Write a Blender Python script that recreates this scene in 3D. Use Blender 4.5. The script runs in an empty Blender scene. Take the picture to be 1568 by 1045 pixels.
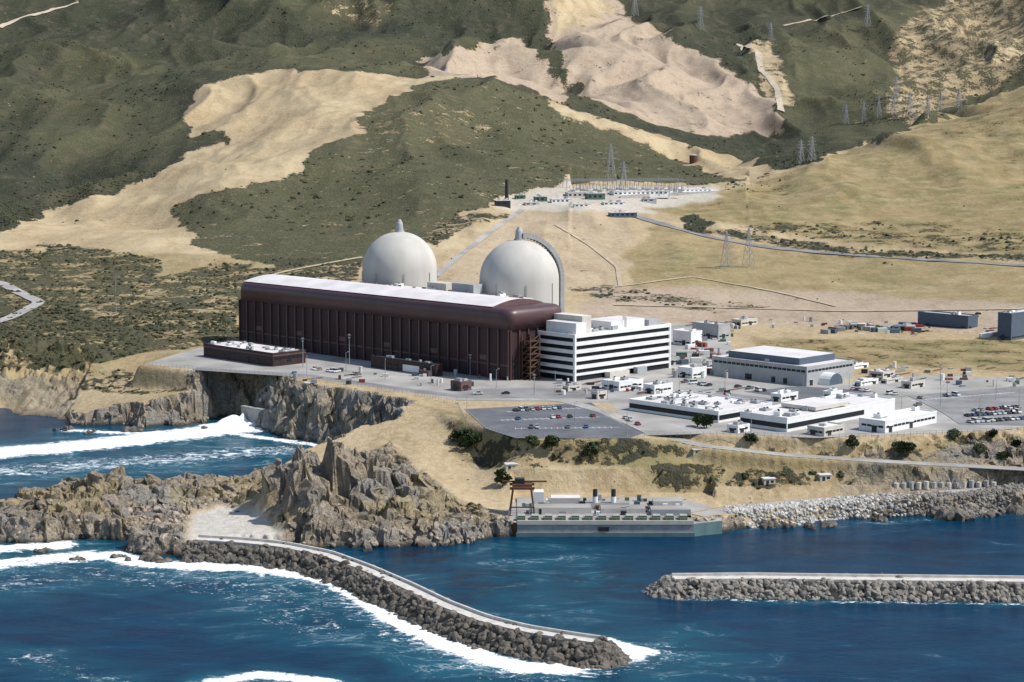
import bpy, math, random, bmesh
import numpy as np
from mathutils import Vector
random.seed(7); rng=np.random.default_rng(7)
scene=bpy.context.scene
# ---------------------------------------------------------------- survey model (site coords: camera above origin, +Y inland, z=0 sea)
F=3000.0; CH=170.0; PT=math.atan(360.5/F); cp,sp=math.cos(PT),math.sin(PT)
def ray(u,v):
    a=(u-784)/F; b=(522.5-v)/F
    return np.array([a,cp+b*sp,-sp+b*cp])
def W(u,v,z):
    r=ray(u,v); t=(z-CH)/r[2]; return np.array([r[0]*t,r[1]*t,z])
def WD(u,v,d):
    r=ray(u,v); t=d/r[1]; return np.array([r[0]*t,d,CH+r[2]*t])
# ---------------------------------------------------------------- noise
def hsh(a,b,s):
    n=(a*374761393+b*668265263+s*974634777)&0xffffffff
    n=((n^(n>>13))*1274126177)&0xffffffff
    n=n^(n>>16)
    return (n&0xffff)/65535.0
def vn(x,y,s=0):
    xi=np.floor(x).astype(np.int64); yi=np.floor(y).astype(np.int64)
    fx=x-xi; fy=y-yi; fx=fx*fx*fx*(fx*(fx*6-15)+10); fy=fy*fy*fy*(fy*(fy*6-15)+10)
    return (hsh(xi,yi,s)*(1-fx)+hsh(xi+1,yi,s)*fx)*(1-fy)+(hsh(xi,yi+1,s)*(1-fx)+hsh(xi+1,yi+1,s)*fx)*fy
def fbm(x,y,o=4,s=0):
    r=0;a=1;t=0
    for i in range(o):
        r=r+a*vn(x*2**i+i*17.3,y*2**i-i*9.1,s+i); t+=a; a*=.5
    return r/t
def ridged(x,y,o=4,s=0):
    r=0;a=1;t=0
    for i in range(o):
        r=r+a*(1-np.abs(2*vn(x*2**i+i*7.7,y*2**i+i*3.1,s+i)-1)); t+=a; a*=.5
    return r/t
def blocks(x,y,s=0,tilt=.9):
    xi=np.floor(x).astype(np.int64); yi=np.floor(y).astype(np.int64)
    f1=np.full(x.shape,9.);f2=np.full(x.shape,9.);hv=np.zeros(x.shape)
    for i in (-1,0,1):
        for j in (-1,0,1):
            a,b=xi+i,yi+j; cx=a+hsh(a,b,s); cy=b+hsh(a,b,s+1); d=np.hypot(x-cx,y-cy)
            v=hsh(a,b,s+2)+tilt*((x-cx)*(hsh(a,b,s+3)-.5)+(y-cy)*(hsh(a,b,s+4)-.5))
            cl=d<f1; f2=np.where(cl,f1,np.minimum(f2,d)); hv=np.where(cl,v,hv); f1=np.where(cl,d,f1)
    return hv,f2-f1
def ss(a,b,x):
    t=np.clip((x-a)/(b-a),0,1); return t*t*(3-2*t)
def segdist(x,y,pts,closed=False):
    d=np.full(x.shape,1e12); n=len(pts)
    for i in range(n if closed else n-1):
        ax,ay=pts[i][:2]; bx,by=pts[(i+1)%n][:2]
        dx,dy=bx-ax,by-ay; L=dx*dx+dy*dy+1e-9
        t=np.clip(((x-ax)*dx+(y-ay)*dy)/L,0,1)
        d=np.minimum(d,(x-ax-t*dx)**2+(y-ay-t*dy)**2)
    return np.sqrt(d)
def inpoly(x,y,pts):
    c=np.zeros(x.shape,bool); n=len(pts)
    for i in range(n):
        ax,ay=pts[i][:2]; bx,by=pts[(i+1)%n][:2]
        if ay==by: continue
        m=(ay>y)!=(by>y)
        c^= m&(x<(bx-ax)*(y-ay)/(by-ay)+ax)
    return c
def sdist(x,y,pts):
    d=segdist(x,y,pts,True); return np.where(inpoly(x,y,pts),d,-d)
# ---------------------------------------------------------------- elevation control
CD=[(0,500,1250),(0,440,1420),(0,390,1650),(0,360,1850),(0,345,2050),(0,200,2900),(0,60,3700),(0,0,4100),(0,-80,4700),
(200,500,1240),(200,430,1450),(200,370,1700),(200,290,2150),(200,288,2300),(200,240,2700),(200,120,3400),(200,30,4000),(200,-60,4600),
(400,480,1300),(400,420,1500),(400,350,1800),(400,280,2150),(400,215,2500),(400,160,2750),(400,110,3050),(400,104,3350),(400,60,3700),(400,0,4100),(400,-80,4700),
(600,400,1530),(600,340,1800),(600,250,2200),(600,170,2600),(600,125,2900),(600,112,3300),(600,50,3850),(600,-20,4400),
(700,380,1580),(700,300,1950),(700,200,2450),(700,120,2880),(700,128,3100),(700,100,3400),(700,60,3800),(700,0,4200),
(850,440,1480),(850,400,1600),(850,330,1800),(850,290,2050),(850,270,2200),(850,210,2550),(850,155,2850),(850,165,3050),(850,120,3450),(850,50,4000),(850,0,4400),
(1000,470,1400),(1000,400,1620),(1000,345,1800),(1000,300,2050),(1000,270,2300),(1000,235,2550),(1000,225,2750),(1000,200,2950),(1000,190,3100),(1000,120,3550),(1000,40,4050),(1000,8,4600),
(1150,470,1420),(1150,400,1620),(1150,340,1850),(1150,268,2450),(1100,250,2650),(1100,230,2850),
(1200,265,2150),(1300,232,2250),(1400,195,2350),(1568,135,2450),(1800,50,2550),
(1200,262,2500),(1300,250,2600),(1400,235,2700),(1568,205,2800),(1800,130,2900),
(1300,400,1640),(1300,450,1480),(1568,400,1560),(1568,450,1400),(1568,300,1950),(1568,200,2280),(1300,330,1880),(1400,380,1700),(1400,280,2080),(1200,330,1880),
(1800,400,1500),(1800,250,2100),(1800,480,1280),
(1200,210,3150),(1200,150,3600),(1200,60,4150),(1200,0,4600),(1400,160,3450),(1400,100,3900),(1400,20,4400),(1568,110,3750),(1568,0,4400),(1800,50,4000),
(-300,470,1300),(-300,380,1600),(-300,330,2000),(-300,200,2800),(-300,0,4000),(-300,-100,4700),
(800,-140,5300),(1200,-140,5400),(1700,-140,5300),(400,-160,5300),(0,-160,5300)]
CZ=[(300,540,26),(500,560,26),(800,600,26),(1100,600,26),(1400,600,26),(1568,640,26),(1200,660,26),(700,630,26),(900,660,26),(900,505,26),(500,505,26),(1200,505,26),(1400,520,26),
(-300,580,20),(0,610,5),(0,570,19),(200,560,21),(150,590,14),(225,598,14),(300,585,18),(90,622,5),(60,600,10),
(-100,790,8),(0,790,8),(0,770,7),(60,775,9),(130,765,11),(200,760,9),(130,800,8),(220,775,6),(250,800,5),(270,762,8),(330,770,5),(340,805,4),(380,810,4),(385,765,9),(240,830,5),
(450,715,23),(490,740,20),(540,718,22),(500,770,14),(600,750,15),(650,772,10),(700,792,7),(740,802,6),(560,800,8),(430,790,8),(400,750,12),(450,755,17),
(480,735,6),(620,692,15),(700,700,14),(740,720,11),(740,750,8),(700,645,24),(650,655,21),(600,640,23),(560,620,25),(430,600,24),
(800,700,19),(900,690,21),(1000,700,19),(1100,718,14.5),(1200,720,14.4),(1300,715,15.5),(1450,720,14.4),(1568,720,14.4),(1700,720,14.4),(850,742,10),(1000,745,9.5),(1100,757,6.5),(1250,763,5.5),(1400,757,6.5),(1568,748,8),(1750,745,8)]
pts=np.array([WD(*c) for c in CD]+[W(*c) for c in CZ])
cx_,cy_,cz_=pts.T
SC=1000.0; c2=(9/SC)**2
def K(x1,y1,x2,y2): return -np.sqrt(((x1-x2)**2+(y1-y2)**2)/SC**2+c2)
n=len(pts)
A=np.zeros((n+3,n+3)); A[:n,:n]=K(cx_[:,None],cy_[:,None],cx_[None],cy_[None])
A[:n,n]=1;A[:n,n+1]=cx_/SC;A[:n,n+2]=cy_/SC;A[n:,:n]=A[:n,n:].T
wv=np.linalg.solve(A,np.concatenate([cz_,[0,0,0]]))
def base_h(x,y):
    r=wv[n]+wv[n+1]*x/SC+wv[n+2]*y/SC
    soft=(ss(1200,1700,y)*60/SC)**2
    for i in range(n): r=r+wv[i]*-np.sqrt(((x-cx_[i])**2+(y-cy_[i])**2)/SC**2+c2+soft)
    return r
COASTPX=[(-200,640),(0,632),(60,636),(90,640),(100,652),(140,652),(180,650),(215,656),(260,652),(310,650),(345,640),(375,642),(395,655),(440,668),(500,680),(545,690),(580,695),(585,708),(520,714),(470,724),(430,737),(390,747),(350,754),(270,757),(150,759),(60,770),(0,785),(-90,792),(-120,815),(-60,830),(0,832),(60,828),(120,826),(190,835),(205,848),(240,850),(285,850),(310,842),(380,840),(450,838),(520,842),(600,840),(680,832),(740,828),(775,824),(795,815),(1060,815),(1112,812),(1130,808),(1200,806),(1300,795),(1400,790),(1480,792),(1568,780),(1800,770),(2400,755)]
COAST=[tuple(W(a,b,0)[:2]) for a,b in COASTPX]
COAST=[(-4000,1060)]+COAST+[(4000,900),(4000,9000),(-4000,9000)]
PLATPX=[(215,560),(300,530),(372,516),(500,500),(900,492),(1100,492),(1568,515),(1800,540),(1900,660),(1568,660),(1430,666),(1250,674),(1100,668),(980,672),(870,674),(780,668),(700,640),(640,608),(560,597),(470,584),(400,578)]
PLAT=[tuple(W(a,b,26)[:2]) for a,b in PLATPX]
PEN=[tuple(W(a,b,5)[:2]) for a,b in [(-150,738),(60,740),(260,738),(300,733),(400,728),(600,720),(660,750),(700,775),(790,795),(790,830),(520,850),(430,840),(400,800),(345,775),(300,780),(292,860),(-150,860)]]
PAD=[tuple(W(a,b,4)[:2]) for a,b in [(300,790),(345,778),(390,790),(430,822),(470,836),(330,842),(296,832)]]
NR,NC=980,800
ys=np.concatenate([np.linspace(560,720,80,endpoint=False),np.linspace(720,900,210,endpoint=False),np.linspace(900,1150,200,endpoint=False),1150+ (np.linspace(0,1,490)**1.35)*(5700-1150)])
sx=np.linspace(-1,1,NC); HWK=0.36
Y=np.repeat(ys[:,None],NC,1); X=sx[None]*HWK*Y
x=X.ravel(); y=Y.ravel()
h=base_h(x,y)
m=ss(1450,2300,y); mr=np.where((x>0.12*y)&(y<2500),.45,1.0); mr=np.where((y>1500)&(x>0.03*y)&(x<.12*y)&(y<2200),.25,mr)
wx=x+(fbm(x/260,y/260,2,201)-.5)*190; wy=y+(fbm(x/240+7,y/240,2,205)-.5)*160
rd=ridged(wx/200,wy/480,4,3); rds=ridged(wx/200,wy/480,2,3)
h+=m*mr*((rds-.6)*(48+58*ss(2800,3800,y))+(ridged(wx/75+3,wy/220,2,9)-.6)*(9+16*ss(2900,3800,y))+(fbm(x/30,y/50,2,5)-.5)*3)
h+=ss(1300,1500,y)*((fbm(x/45,y/45,2,8)-.5)*3+(ridged(x/55,y/150,2,18)-.6)*4*ss(1400,1700,y))
sdp=sdist(x,y,PLAT); w=ss(-7,0,sdp); h=h*(1-w)+26*w
near=y<1200; xn,yn=x[near],y[near]
wxn=xn+(fbm(xn/9,yn/9,2,301)-.5)*9; wyn=yn+(fbm(xn/9+5,yn/9,2,303)-.5)*9
b1=np.zeros(x.shape);k1=np.ones(x.shape);b2=b1.copy();k2_=k1.copy()
q1,q2=blocks(wxn/13,wyn/11,401,1.5); b1[near]=q1;k1[near]=q2
q1,q2=blocks(wxn/4.6,wyn/4.2,411,1.2); b2[near]=q1;k2_[near]=q2
s=np.full(x.shape,999.0); s[near]=sdist(xn,yn,COAST)
s[near]+=((fbm(xn/26,yn/26,3,11)-.5)*14+(b1[near]-.5)*6+(b2[near]-.5)*2)*np.where((xn>5)&(yn<880),.12,1)
k=np.where((x>88)&(y<900),.55,1.6); k=np.where((x<-243)&(y>1000)&(y<1190),.35,k); k=np.where((x>-2)&(x<88)&(y<900),6,k)
pen=inpoly(x,y,PEN); pad=ss(-6,2,np.where(near,sdist(x,y,PAD),-99))
pensoft=ss(-4,5,np.where(near,sdist(x,y,PEN),-99))*(1-pad)
r2=ridged(x/7,y/8,3,37)
hc=np.clip(h,4,22); crag=ss(9,15,h)
hs=h+pensoft*((b1-.5)*hc*(.38+.3*crag)+(b2-.5)*(1.4+hc*.16)+(r2-.6)*2.0-(1-ss(0,.16,k1))*hc*.13-(1-ss(0,.2,k2_))*.9)
hs=hs*(1-pad)+4*pad
cl=np.maximum(s,0)*k
rough=((b2-.5)*3.5+(ridged(x/11,y/14,3,41)-.6)*4)*np.clip(cl/8,0,1)
inter=(1/(1+np.exp(-(hs-cl)/2.5)))
hh=np.where(s>0,np.minimum(hs,cl+rough*inter),np.maximum(s*.5,-9)-.3)
hh=np.where((x>0)&(x<86)&(y>765)&(y<828)&(s>0),np.minimum(hh,5.2),hh)
mossy=pen&(vn(x/22,y/14,77)>.52)&(h>5.5)&(h<14)&(s>9)
rockm=np.where(s>0,np.clip((hs-cl+3.5)/4,0,1),1)*(s<40); rockm=np.maximum(rockm,pensoft*.95)
rockm=np.where((x<-243)&(y>1000),rockm*.55,rockm); rockm*=(1-pad)
rockc=np.where(mossy,rockm*.35,rockm)
Z=hh.reshape(NR,NC)
def G(px,py):
    px=np.asarray(px,float);py=np.asarray(py,float)
    r=np.clip(np.interp(py,ys,np.arange(NR)),0,NR-1.001); c=np.clip((px/(HWK*py)+1)/2*(NC-1),0,NC-1.001)
    r0=r.astype(int);c0=c.astype(int);fr=r-r0;fc=c-c0
    return (Z[r0,c0]*(1-fc)+Z[r0,c0+1]*fc)*(1-fr)+(Z[r0+1,c0]*(1-fc)+Z[r0+1,c0+1]*fc)*fr
YS=np.concatenate([np.arange(560,1500,1.0),np.arange(1500,5690,3.0)])
def hit(u,v):
    r=ray(u,v); t=YS/r[1]; zz=CH+r[2]*t; xx=r[0]*t
    g=np.maximum(G(xx,YS),0)
    idx=np.nonzero(g>=zz)[0]
    i=idx[0] if len(idx) else len(YS)-1
    return np.array([xx[i],YS[i],g[i]])
def hitpoly(P,step=14,closed=True):
    out=[];n=len(P)
    for i in range(n if closed else n-1):
        a=P[i];b=P[(i+1)%n];L=math.hypot(a[0]-b[0],a[1]-b[1]);kk=max(1,int(L/step))
        for j in range(kk):
            t=j/kk; out.append(hit(a[0]+(b[0]-a[0])*t,a[1]+(b[1]-a[1])*t))
    if not closed: out.append(hit(*P[-1]))
    return out
def resample(P,step):
    P=[np.array(p,float) for p in P]; d=[0]
    for a,b in zip(P[:-1],P[1:]): d.append(d[-1]+np.linalg.norm((b-a)[:2]))
    nn=max(2,int(d[-1]/step)); t=np.linspace(0,d[-1],nn); P=np.array(P)
    R=np.stack([np.interp(t,d,P[:,i]) for i in range(P.shape[1])],1)
    for _ in range(2): R[1:-1]=(R[:-2]+2*R[1:-1]+R[2:])/4
    return R
def carve(R,wd):
    global Z
    z=Z.ravel(); mk=(y<R[:,1].max()+30)&(y>R[:,1].min()-30)
    xx=x[mk];yy=y[mk];best=np.full(xx.shape,1e9);zb=np.zeros(xx.shape)
    for a in R:
        d=(xx-a[0])**2+(yy-a[1])**2; q=d<best; best[q]=d[q]; zb[q]=a[2]
    wgt=1-ss(wd*.5+1.5,wd*.5+5,np.sqrt(best))
    z[mk]=z[mk]*(1-wgt)+zb*wgt; Z=z.reshape(NR,NC)
bluff=resample([W(700,612,26),W(860,613,26),W(930,632,26),W(990,662,25.8),W(1075,683,22.5),W(1200,697,19.5),W(1350,707,17.3),W(1568,719,14.7),W(1800,728,12.5)],4)
shore=resample([W(1068,790,6),W(1130,778,6),W(1250,767,6),W(1400,758,6.8),W(1568,747,8.3),W(1800,740,8.5)],4)
carve(bluff,8); carve(shore,10)
# ---------------------------------------------------------------- land cover
px_w=x+(fbm(x/35,y/35,3,51)-.5)*.014*y; py_w=y+(fbm(x/35+9,y/35,3,52)-.5)*.02*y
scrub=np.zeros(x.shape);pink=np.zeros(x.shape);green=np.zeros(x.shape);pale=np.zeros(x.shape);olive=np.zeros(x.shape)
pale=np.maximum(pale,pad)
def paint(arr,P,val):
    q=hitpoly(P); X0=[p[0] for p in q];Y0=[p[1] for p in q]
    mk=(px_w>min(X0))&(px_w<max(X0))&(py_w>min(Y0))&(py_w<max(Y0)); idx=np.nonzero(mk)[0]
    ins=inpoly(px_w[idx],py_w[idx],q); arr[idx[ins]]=val
BG=[(-220,400),(0,358),(60,327),(160,298),(230,272),(290,238),(330,223),(368,216),(350,200),(300,203),(285,180),(298,150),(312,130),(400,110),(520,108),(640,120),(700,118),(820,145),(900,178),(1000,205),(1100,235),(1190,262),(1250,246),(1300,230),(1400,193),(1568,133),(1780,60),(1780,-60),(800,-60),(-220,-60)]
paint(scrub,BG,.95)
far=y>3900; scrub[far]=.95
G1=[(262,318),(300,303),(420,275),(468,270),(478,232),(510,210),(545,214),(560,176),(640,128),(700,119),(760,124),(820,146),(900,182),(1000,224),(1040,247),(1090,268),(1150,276),(1060,284),(950,276),(860,286),(760,308),(700,328),(660,362),(640,385),(560,402),(440,414),(330,388),(300,372),(285,345)]
paint(scrub,G1,.82); paint(olive,G1,.9)
paint(scrub,[(545,185),(620,160),(700,165),(760,200),(700,225),(600,215)],.68)
paint(olive,[(560,60),(640,60),(650,118),(540,105),(400,105),(420,70)],.55)
paint(olive,[(100,60),(240,90),(280,190),(260,250),(150,290),(60,320),(40,200)],.4)
paint(olive,[(420,0),(620,0),(600,40),(470,50)],.5)
paint(scrub,[(470,0),(600,0),(590,40),(500,30)],.6)
paint(scrub,[(-220,385),(100,385),(250,425),(330,405),(440,414),(560,398),(560,430),(380,440),(372,520),(200,548),(60,560),(-220,540)],.58)
paint(scrub,[(-220,470),(120,470),(240,520),(200,548),(60,575),(-220,560)],.70)
paint(scrub,[(80,575),(300,566),(400,580),(390,596),(120,604)],.42)
paint(olive,[(-220,385),(100,385),(560,398),(380,440),(372,540),(60,600),(-220,600)],.6)
paint(scrub,[(60,372),(160,380),(250,400),(240,425),(100,400)],.6)
paint(scrub,[(650,350),(720,325),(780,330),(700,360),(660,380)],.6)
paint(green,[(-220,385),(100,385),(560,398),(380,440),(372,540),(60,600),(-220,600)],.6)
for P in [[(652,85),(720,75),(770,58),(800,60),(830,95),(876,150),(858,158),(800,132),(740,116),(660,118)],
          [(835,-20),(940,-20),(950,22),(1000,42),(1100,92),(1180,152),(1208,200),(1140,205),(1080,208),(1000,190),(930,165),(900,150),(870,110),(850,70),(835,40)]]:
    paint(scrub,P,.12); paint(pink,P,.8)
paint(pink,[(835,-20),(930,-20),(935,20),(850,50)],0)
paint(scrub,[(285,178),(300,145),(320,130),(400,108),(520,110),(620,122),(655,122),(560,172),(545,208),(480,222),(372,216),(335,200),(300,202)],0)
paint(scrub,[(830,148),(900,176),(1000,206),(1100,236),(1190,262),(1175,272),(1090,266),(1035,243),(960,212),(900,190),(860,178)],.05)
paint(scrub,[(1350,60),(1400,20),(1500,-20),(1600,-20),(1640,90),(1500,150),(1400,185),(1350,172),(1370,120)],.47)
paint(olive,[(1200,60),(1350,20),(1500,-20),(1640,-20),(1640,120),(1500,160),(1300,225),(1200,190)],.6)
paint(scrub,[(1140,60),(1180,60),(1215,150),(1190,160),(1165,120)],.3)
HR=[(1000,325),(1200,265),(1400,195),(1568,135),(1780,60),(1780,400),(1568,395),(1300,372),(1150,350)]
paint(green,HR,.95)
paint(green,[(960,400),(1000,345),(1150,375),(1568,405),(1780,415),(1780,470),(1400,465),(1150,450),(960,440)],.8)
paint(scrub,[(1100,350),(1300,375),(1568,390),(1780,395),(1780,372),(1568,355),(1300,335)],.36)
paint(scrub,[(1050,355),(1300,392),(1568,402),(1780,410),(1780,404),(1568,393),(1300,380),(1060,345)],.62)
paint(scrub,[(1040,335),(1065,328),(1085,340),(1080,355),(1050,352)],.95)
paint(pink,[(670,420),(760,345),(800,322),(960,325),(960,400),(945,440),(700,440)],.35)
paint(pink,[(900,440),(1100,440),(1568,465),(1780,480),(1780,520),(1100,495),(900,500)],.75)
paint(scrub,[(870,430),(960,440),(1100,460),(1200,470),(1100,478),(900,460)],.4)
paint(green,[(1150,518),(1568,522),(1780,540),(1780,575),(1300,560),(1180,545)],1)
paint(scrub,[(1150,518),(1568,522),(1780,540),(1780,575),(1300,560),(1180,545)],.25)
paint(scrub,[(680,655),(760,670),(980,676),(1100,672),(1430,672),(1780,668),(1780,700),(1300,697),(1075,683),(990,700),(900,745),(800,740),(700,700)],.49)
paint(green,[(560,600),(700,640),(700,700),(800,740),(1568,740),(1780,740),(1780,668),(980,672),(700,635)],.75)
paint(scrub,[(1200,700),(1568,722),(1780,730),(1780,742),(1300,745),(1000,745),(1000,710)],.44)
paint(pale,[(860,288),(960,284),(1110,288),(1100,300),(1030,318),(960,328),(800,322),(750,318),(780,305)],.75)
scrub=np.where((rd<.42)&(y>1900)&(scrub<.3)&(pink<.5)&(pale<.3),scrub+.2,scrub)
def blur(a):
    b=a.reshape(NR,NC).copy()
    for _ in range(2):
        b[1:-1,1:-1]=(b[1:-1,1:-1]*2+b[:-2,1:-1]+b[2:,1:-1]+b[1:-1,:-2]+b[1:-1,2:])/6
    return b.ravel()
scrub,pink,green,pale,olive=map(blur,(scrub,pink,green,pale,olive))
olive=np.where((y>2300)&(scrub>.6),np.clip(olive+(rd-.56)*1.6,0,1),olive)
green=np.where(mossy,.9,green); scrub=np.where(mossy,.3,scrub)
# ---------------------------------------------------------------- node helpers
def link_or_set(nt,sock,val):
    if isinstance(val,bpy.types.NodeSocket): nt.links.new(val,sock)
    elif isinstance(val,(tuple,list)) and len(val)==3 and sock.type=='RGBA': sock.default_value=(*val,1)
    else: sock.default_value=val
class M:
    def __init__(s,name):
        s.m=bpy.data.materials.new(name); s.m.use_nodes=True; s.nt=s.m.node_tree; s.b=s.nt.nodes['Principled BSDF']
        s.pos=None
    def n(s,t,ins={},**props):
        nd=s.nt.nodes.new(t)
        for k_,v_ in props.items(): setattr(nd,k_,v_)
        for k_,v_ in ins.items(): link_or_set(s.nt,nd.inputs[k_],v_)
        return nd
    def P(s):
        if s.pos is None: s.pos=s.n('ShaderNodeNewGeometry').outputs['Position']
        return s.pos
    def noise(s,scale,detail=4,rough=.55,vec=None,dist=0):
        return s.n('ShaderNodeTexNoise',{'Vector':vec or s.P(),'Scale':scale,'Detail':detail,'Roughness':rough,'Distortion':dist}).outputs['Fac']
    def scaled(s,v): return s.n('ShaderNodeVectorMath',{0:s.P(),1:v},operation='MULTIPLY').outputs[0]
    def math(s,op,a,b=0.0,c=False):
        nd=s.n('ShaderNodeMath',{0:a,1:b},operation=op); nd.use_clamp=c; return nd.outputs[0]
    def mr(s,v,a,b,c=0.0,d=1.0): return s.n('ShaderNodeMapRange',{0:v,1:a,2:b,3:c,4:d}).outputs[0]
    def mix(s,f,a,b):
        nd=s.nt.nodes.new('ShaderNodeMix'); nd.data_type='RGBA'
        link_or_set(s.nt,nd.inputs[0],f); link_or_set(s.nt,nd.inputs[6],a); link_or_set(s.nt,nd.inputs[7],b); return nd.outputs[2]
    def attr(s,name):
        a=s.n('ShaderNodeAttribute',attribute_name=name); return s.n('ShaderNodeSeparateColor',{0:a.outputs['Color']}).outputs
    def bump(s,hgt,strength,dist,prev=None):
        ins={'Height':hgt,'Strength':strength,'Distance':dist}
        if prev is not None: ins['Normal']=prev
        return s.n('ShaderNodeBump',ins).outputs[0]
    def set(s,**kw):
        names={'col':'Base Color','rough':'Roughness','metal':'Metallic','normal':'Normal','spec':'Specular IOR Level','ior':'IOR'}
        for k_,v_ in kw.items(): link_or_set(s.nt,s.b.inputs[names[k_]],v_)
        return s.m
def simple(name,col,rough=.7,var=.18,scale=.6,bump=.0,metal=0.0,spec=.3,streak=False):
    a=M(name); vec=a.scaled((1,1,.12)) if streak else None
    nz=a.noise(scale,5,.6,vec); c0=tuple(c*(1-var) for c in col); c1=tuple(min(1,c*(1+var)) for c in col)
    kw=dict(col=a.mix(a.mr(nz,.3,.7),c0,c1),rough=rough,metal=metal,spec=spec)
    if bump: kw['normal']=a.bump(a.noise(scale*6,3),bump,.1)
    return a.set(**kw)
T=M('coastal_ground'); s1=T.attr('cov1'); s2=T.attr('cov2')
nA=T.noise(.006,5); nB=T.noise(.045,6,.6); nC=T.noise(.28,5,.65); nD=T.noise(1.1,3,.6)
nS=T.noise(.05,5,.65,T.scaled((1,.35,1)))
nE=T.noise(.018,6,.62,T.scaled((1.6,.5,1)),.8)
grass=T.mix(T.mr(nA,.35,.65),(.35,.26,.145),(.48,.385,.235))
grass=T.mix(T.mr(nS,.44,.66,0,.75),grass,(.28,.20,.105))
grass=T.mix(T.mr(nE,.48,.66,0,.6),grass,(.27,.20,.11))
grass=T.mix(T.mr(nC,.38,.7,0,.6),grass,(.54,.45,.30))
gg=T.mix(T.mr(nE,.36,.64),(.165,.15,.062),(.30,.225,.11)); gg=T.mix(T.mr(nC,.45,.7,0,.5),gg,(.37,.30,.165)); gg=T.mix(T.mr(nS,.5,.68,0,.6),gg,(.20,.14,.07))
grass=T.mix(T.math('MULTIPLY',s2[1],T.mr(nB,.3,.60,.45,1.15),True),grass,gg)
pk=T.mix(T.mr(nC,.3,.7),(.34,.265,.20),(.48,.39,.305)); pk=T.mix(T.mr(nS,.47,.68,0,.6),pk,(.27,.20,.145)); pk=T.mix(T.mr(nD,.55,.7),pk,(.22,.17,.12))
colr=T.mix(s1[1],grass,pk)
pal=T.mix(T.mr(nC,.3,.7),(.40,.37,.32),(.58,.55,.49)); colr=T.mix(s2[0],colr,pal)
sc=T.mix(T.mr(nC,.32,.68),(.026,.031,.021),(.068,.070,.046)); sc=T.mix(T.mr(nB,.45,.68,0,.7),sc,(.092,.083,.058)); sc=T.mix(T.mr(nE,.42,.6,0,.6),sc,(.052,.062,.036)); sc=T.mix(T.mr(nS,.54,.66,0,.6),sc,(.12,.103,.072))
ol=T.mix(T.mr(nC,.32,.68),(.066,.073,.040),(.138,.132,.075)); ol=T.mix(T.mr(nE,.4,.65,0,.7),ol,(.105,.105,.052)); ol=T.mix(T.mr(nB,.50,.68,0,.6),ol,(.185,.15,.095))
sc=T.mix(s2[2],sc,ol)
f=T.math('ADD',T.math('ADD',s1[0],T.mr(nB,.25,.75,-.42,.42)),T.mr(nC,.25,.75,-.42,.42))
f=T.mr(f,.44,.62); colr=T.mix(f,colr,sc)
nR1=T.noise(.13,6,.7,T.scaled((1,1,.6)),1.2); nR2=T.noise(.8,6,.72,None,.6)
rk=T.mix(T.mr(nR1,.36,.60),(.22,.19,.15),(.56,.46,.33)); rk=T.mix(T.mr(T.noise(.05,3),.45,.6,0,.8),rk,(.38,.36,.33)); rk=T.mix(T.mr(nR2,.50,.68,0,.8),rk,(.10,.09,.075))
zz=T.n('ShaderNodeSeparateXYZ',{0:T.P()}).outputs[2]
rk=T.mix(T.mr(zz,.3,2.2,.85,0),rk,(.03,.026,.022))
colr=T.mix(s1[2],colr,rk)
hb=T.math('ADD',T.math('MULTIPLY',nC,T.mr(f,0,1,.35,2.0)),T.math('MULTIPLY',nR2,T.math('MULTIPLY',s1[2],1.8)))
hb=T.math('ADD',hb,T.math('MULTIPLY',nB,1.1))
bn=T.bump(hb,.8,2.5); bn=T.bump(nD,.35,.5,bn)
terr_mat=T.set(col=colr,rough=.95,normal=bn,spec=.1)
# ---------------------------------------------------------------- mesh helpers
def np_mesh(name,V,Fc,mats,smooth=False,midx=None):
    V=np.asarray(V,np.float32);Fc=np.asarray(Fc,np.int32); kk=Fc.shape[1]
    me=bpy.data.meshes.new(name); me.vertices.add(len(V)); me.vertices.foreach_set('co',V.ravel())
    me.loops.add(Fc.size); me.loops.foreach_set('vertex_index',Fc.ravel())
    me.polygons.add(len(Fc)); me.polygons.foreach_set('loop_start',np.arange(0,Fc.size,kk,dtype=np.int32))
    try: me.polygons.foreach_set('loop_total',np.full(len(Fc),kk,np.int32))
    except Exception: pass
    sm=np.full(len(Fc),smooth) if isinstance(smooth,bool) else smooth
    me.polygons.foreach_set('use_smooth',sm)
    me.update(calc_edges=True); me.validate()
    for m_ in mats: me.materials.append(m_)
    ob=bpy.data.objects.new(name,me); scene.collection.objects.link(ob); return ob
def gridfaces(nr,nc):
    i=np.arange(nr-1)[:,None]*nc+np.arange(nc-1)[None]; i=i.ravel()
    return np.stack([i,i+1,i+nc+1,i+nc],1)
def setcol(ob,name,a,b,c):
    at=ob.data.color_attributes.new(name=name,type='FLOAT_COLOR',domain='POINT')
    d=np.stack([a,b,c,np.ones_like(a)],1).astype(np.float32); at.data.foreach_set('color',d.ravel())
zr=Z.ravel()
jx=rockm*np.clip(zr/6,0,1)*(fbm(x/5,zr/4+y/9,3,61)-.5)*6; jy=rockm*np.clip(zr/6,0,1)*(fbm(x/4+40,zr/3.5,3,63)-.5)*6
gf=gridfaces(NR,NC); smf=rockm[gf[:,0]]<.6
ter=np_mesh('hillside_terrain',np.stack([x+jx,y+jy,zr],1),gf,[terr_mat],smf)
setcol(ter,'cov1',scrub,pink,rockc); setcol(ter,'cov2',pale,green,olive)
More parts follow.
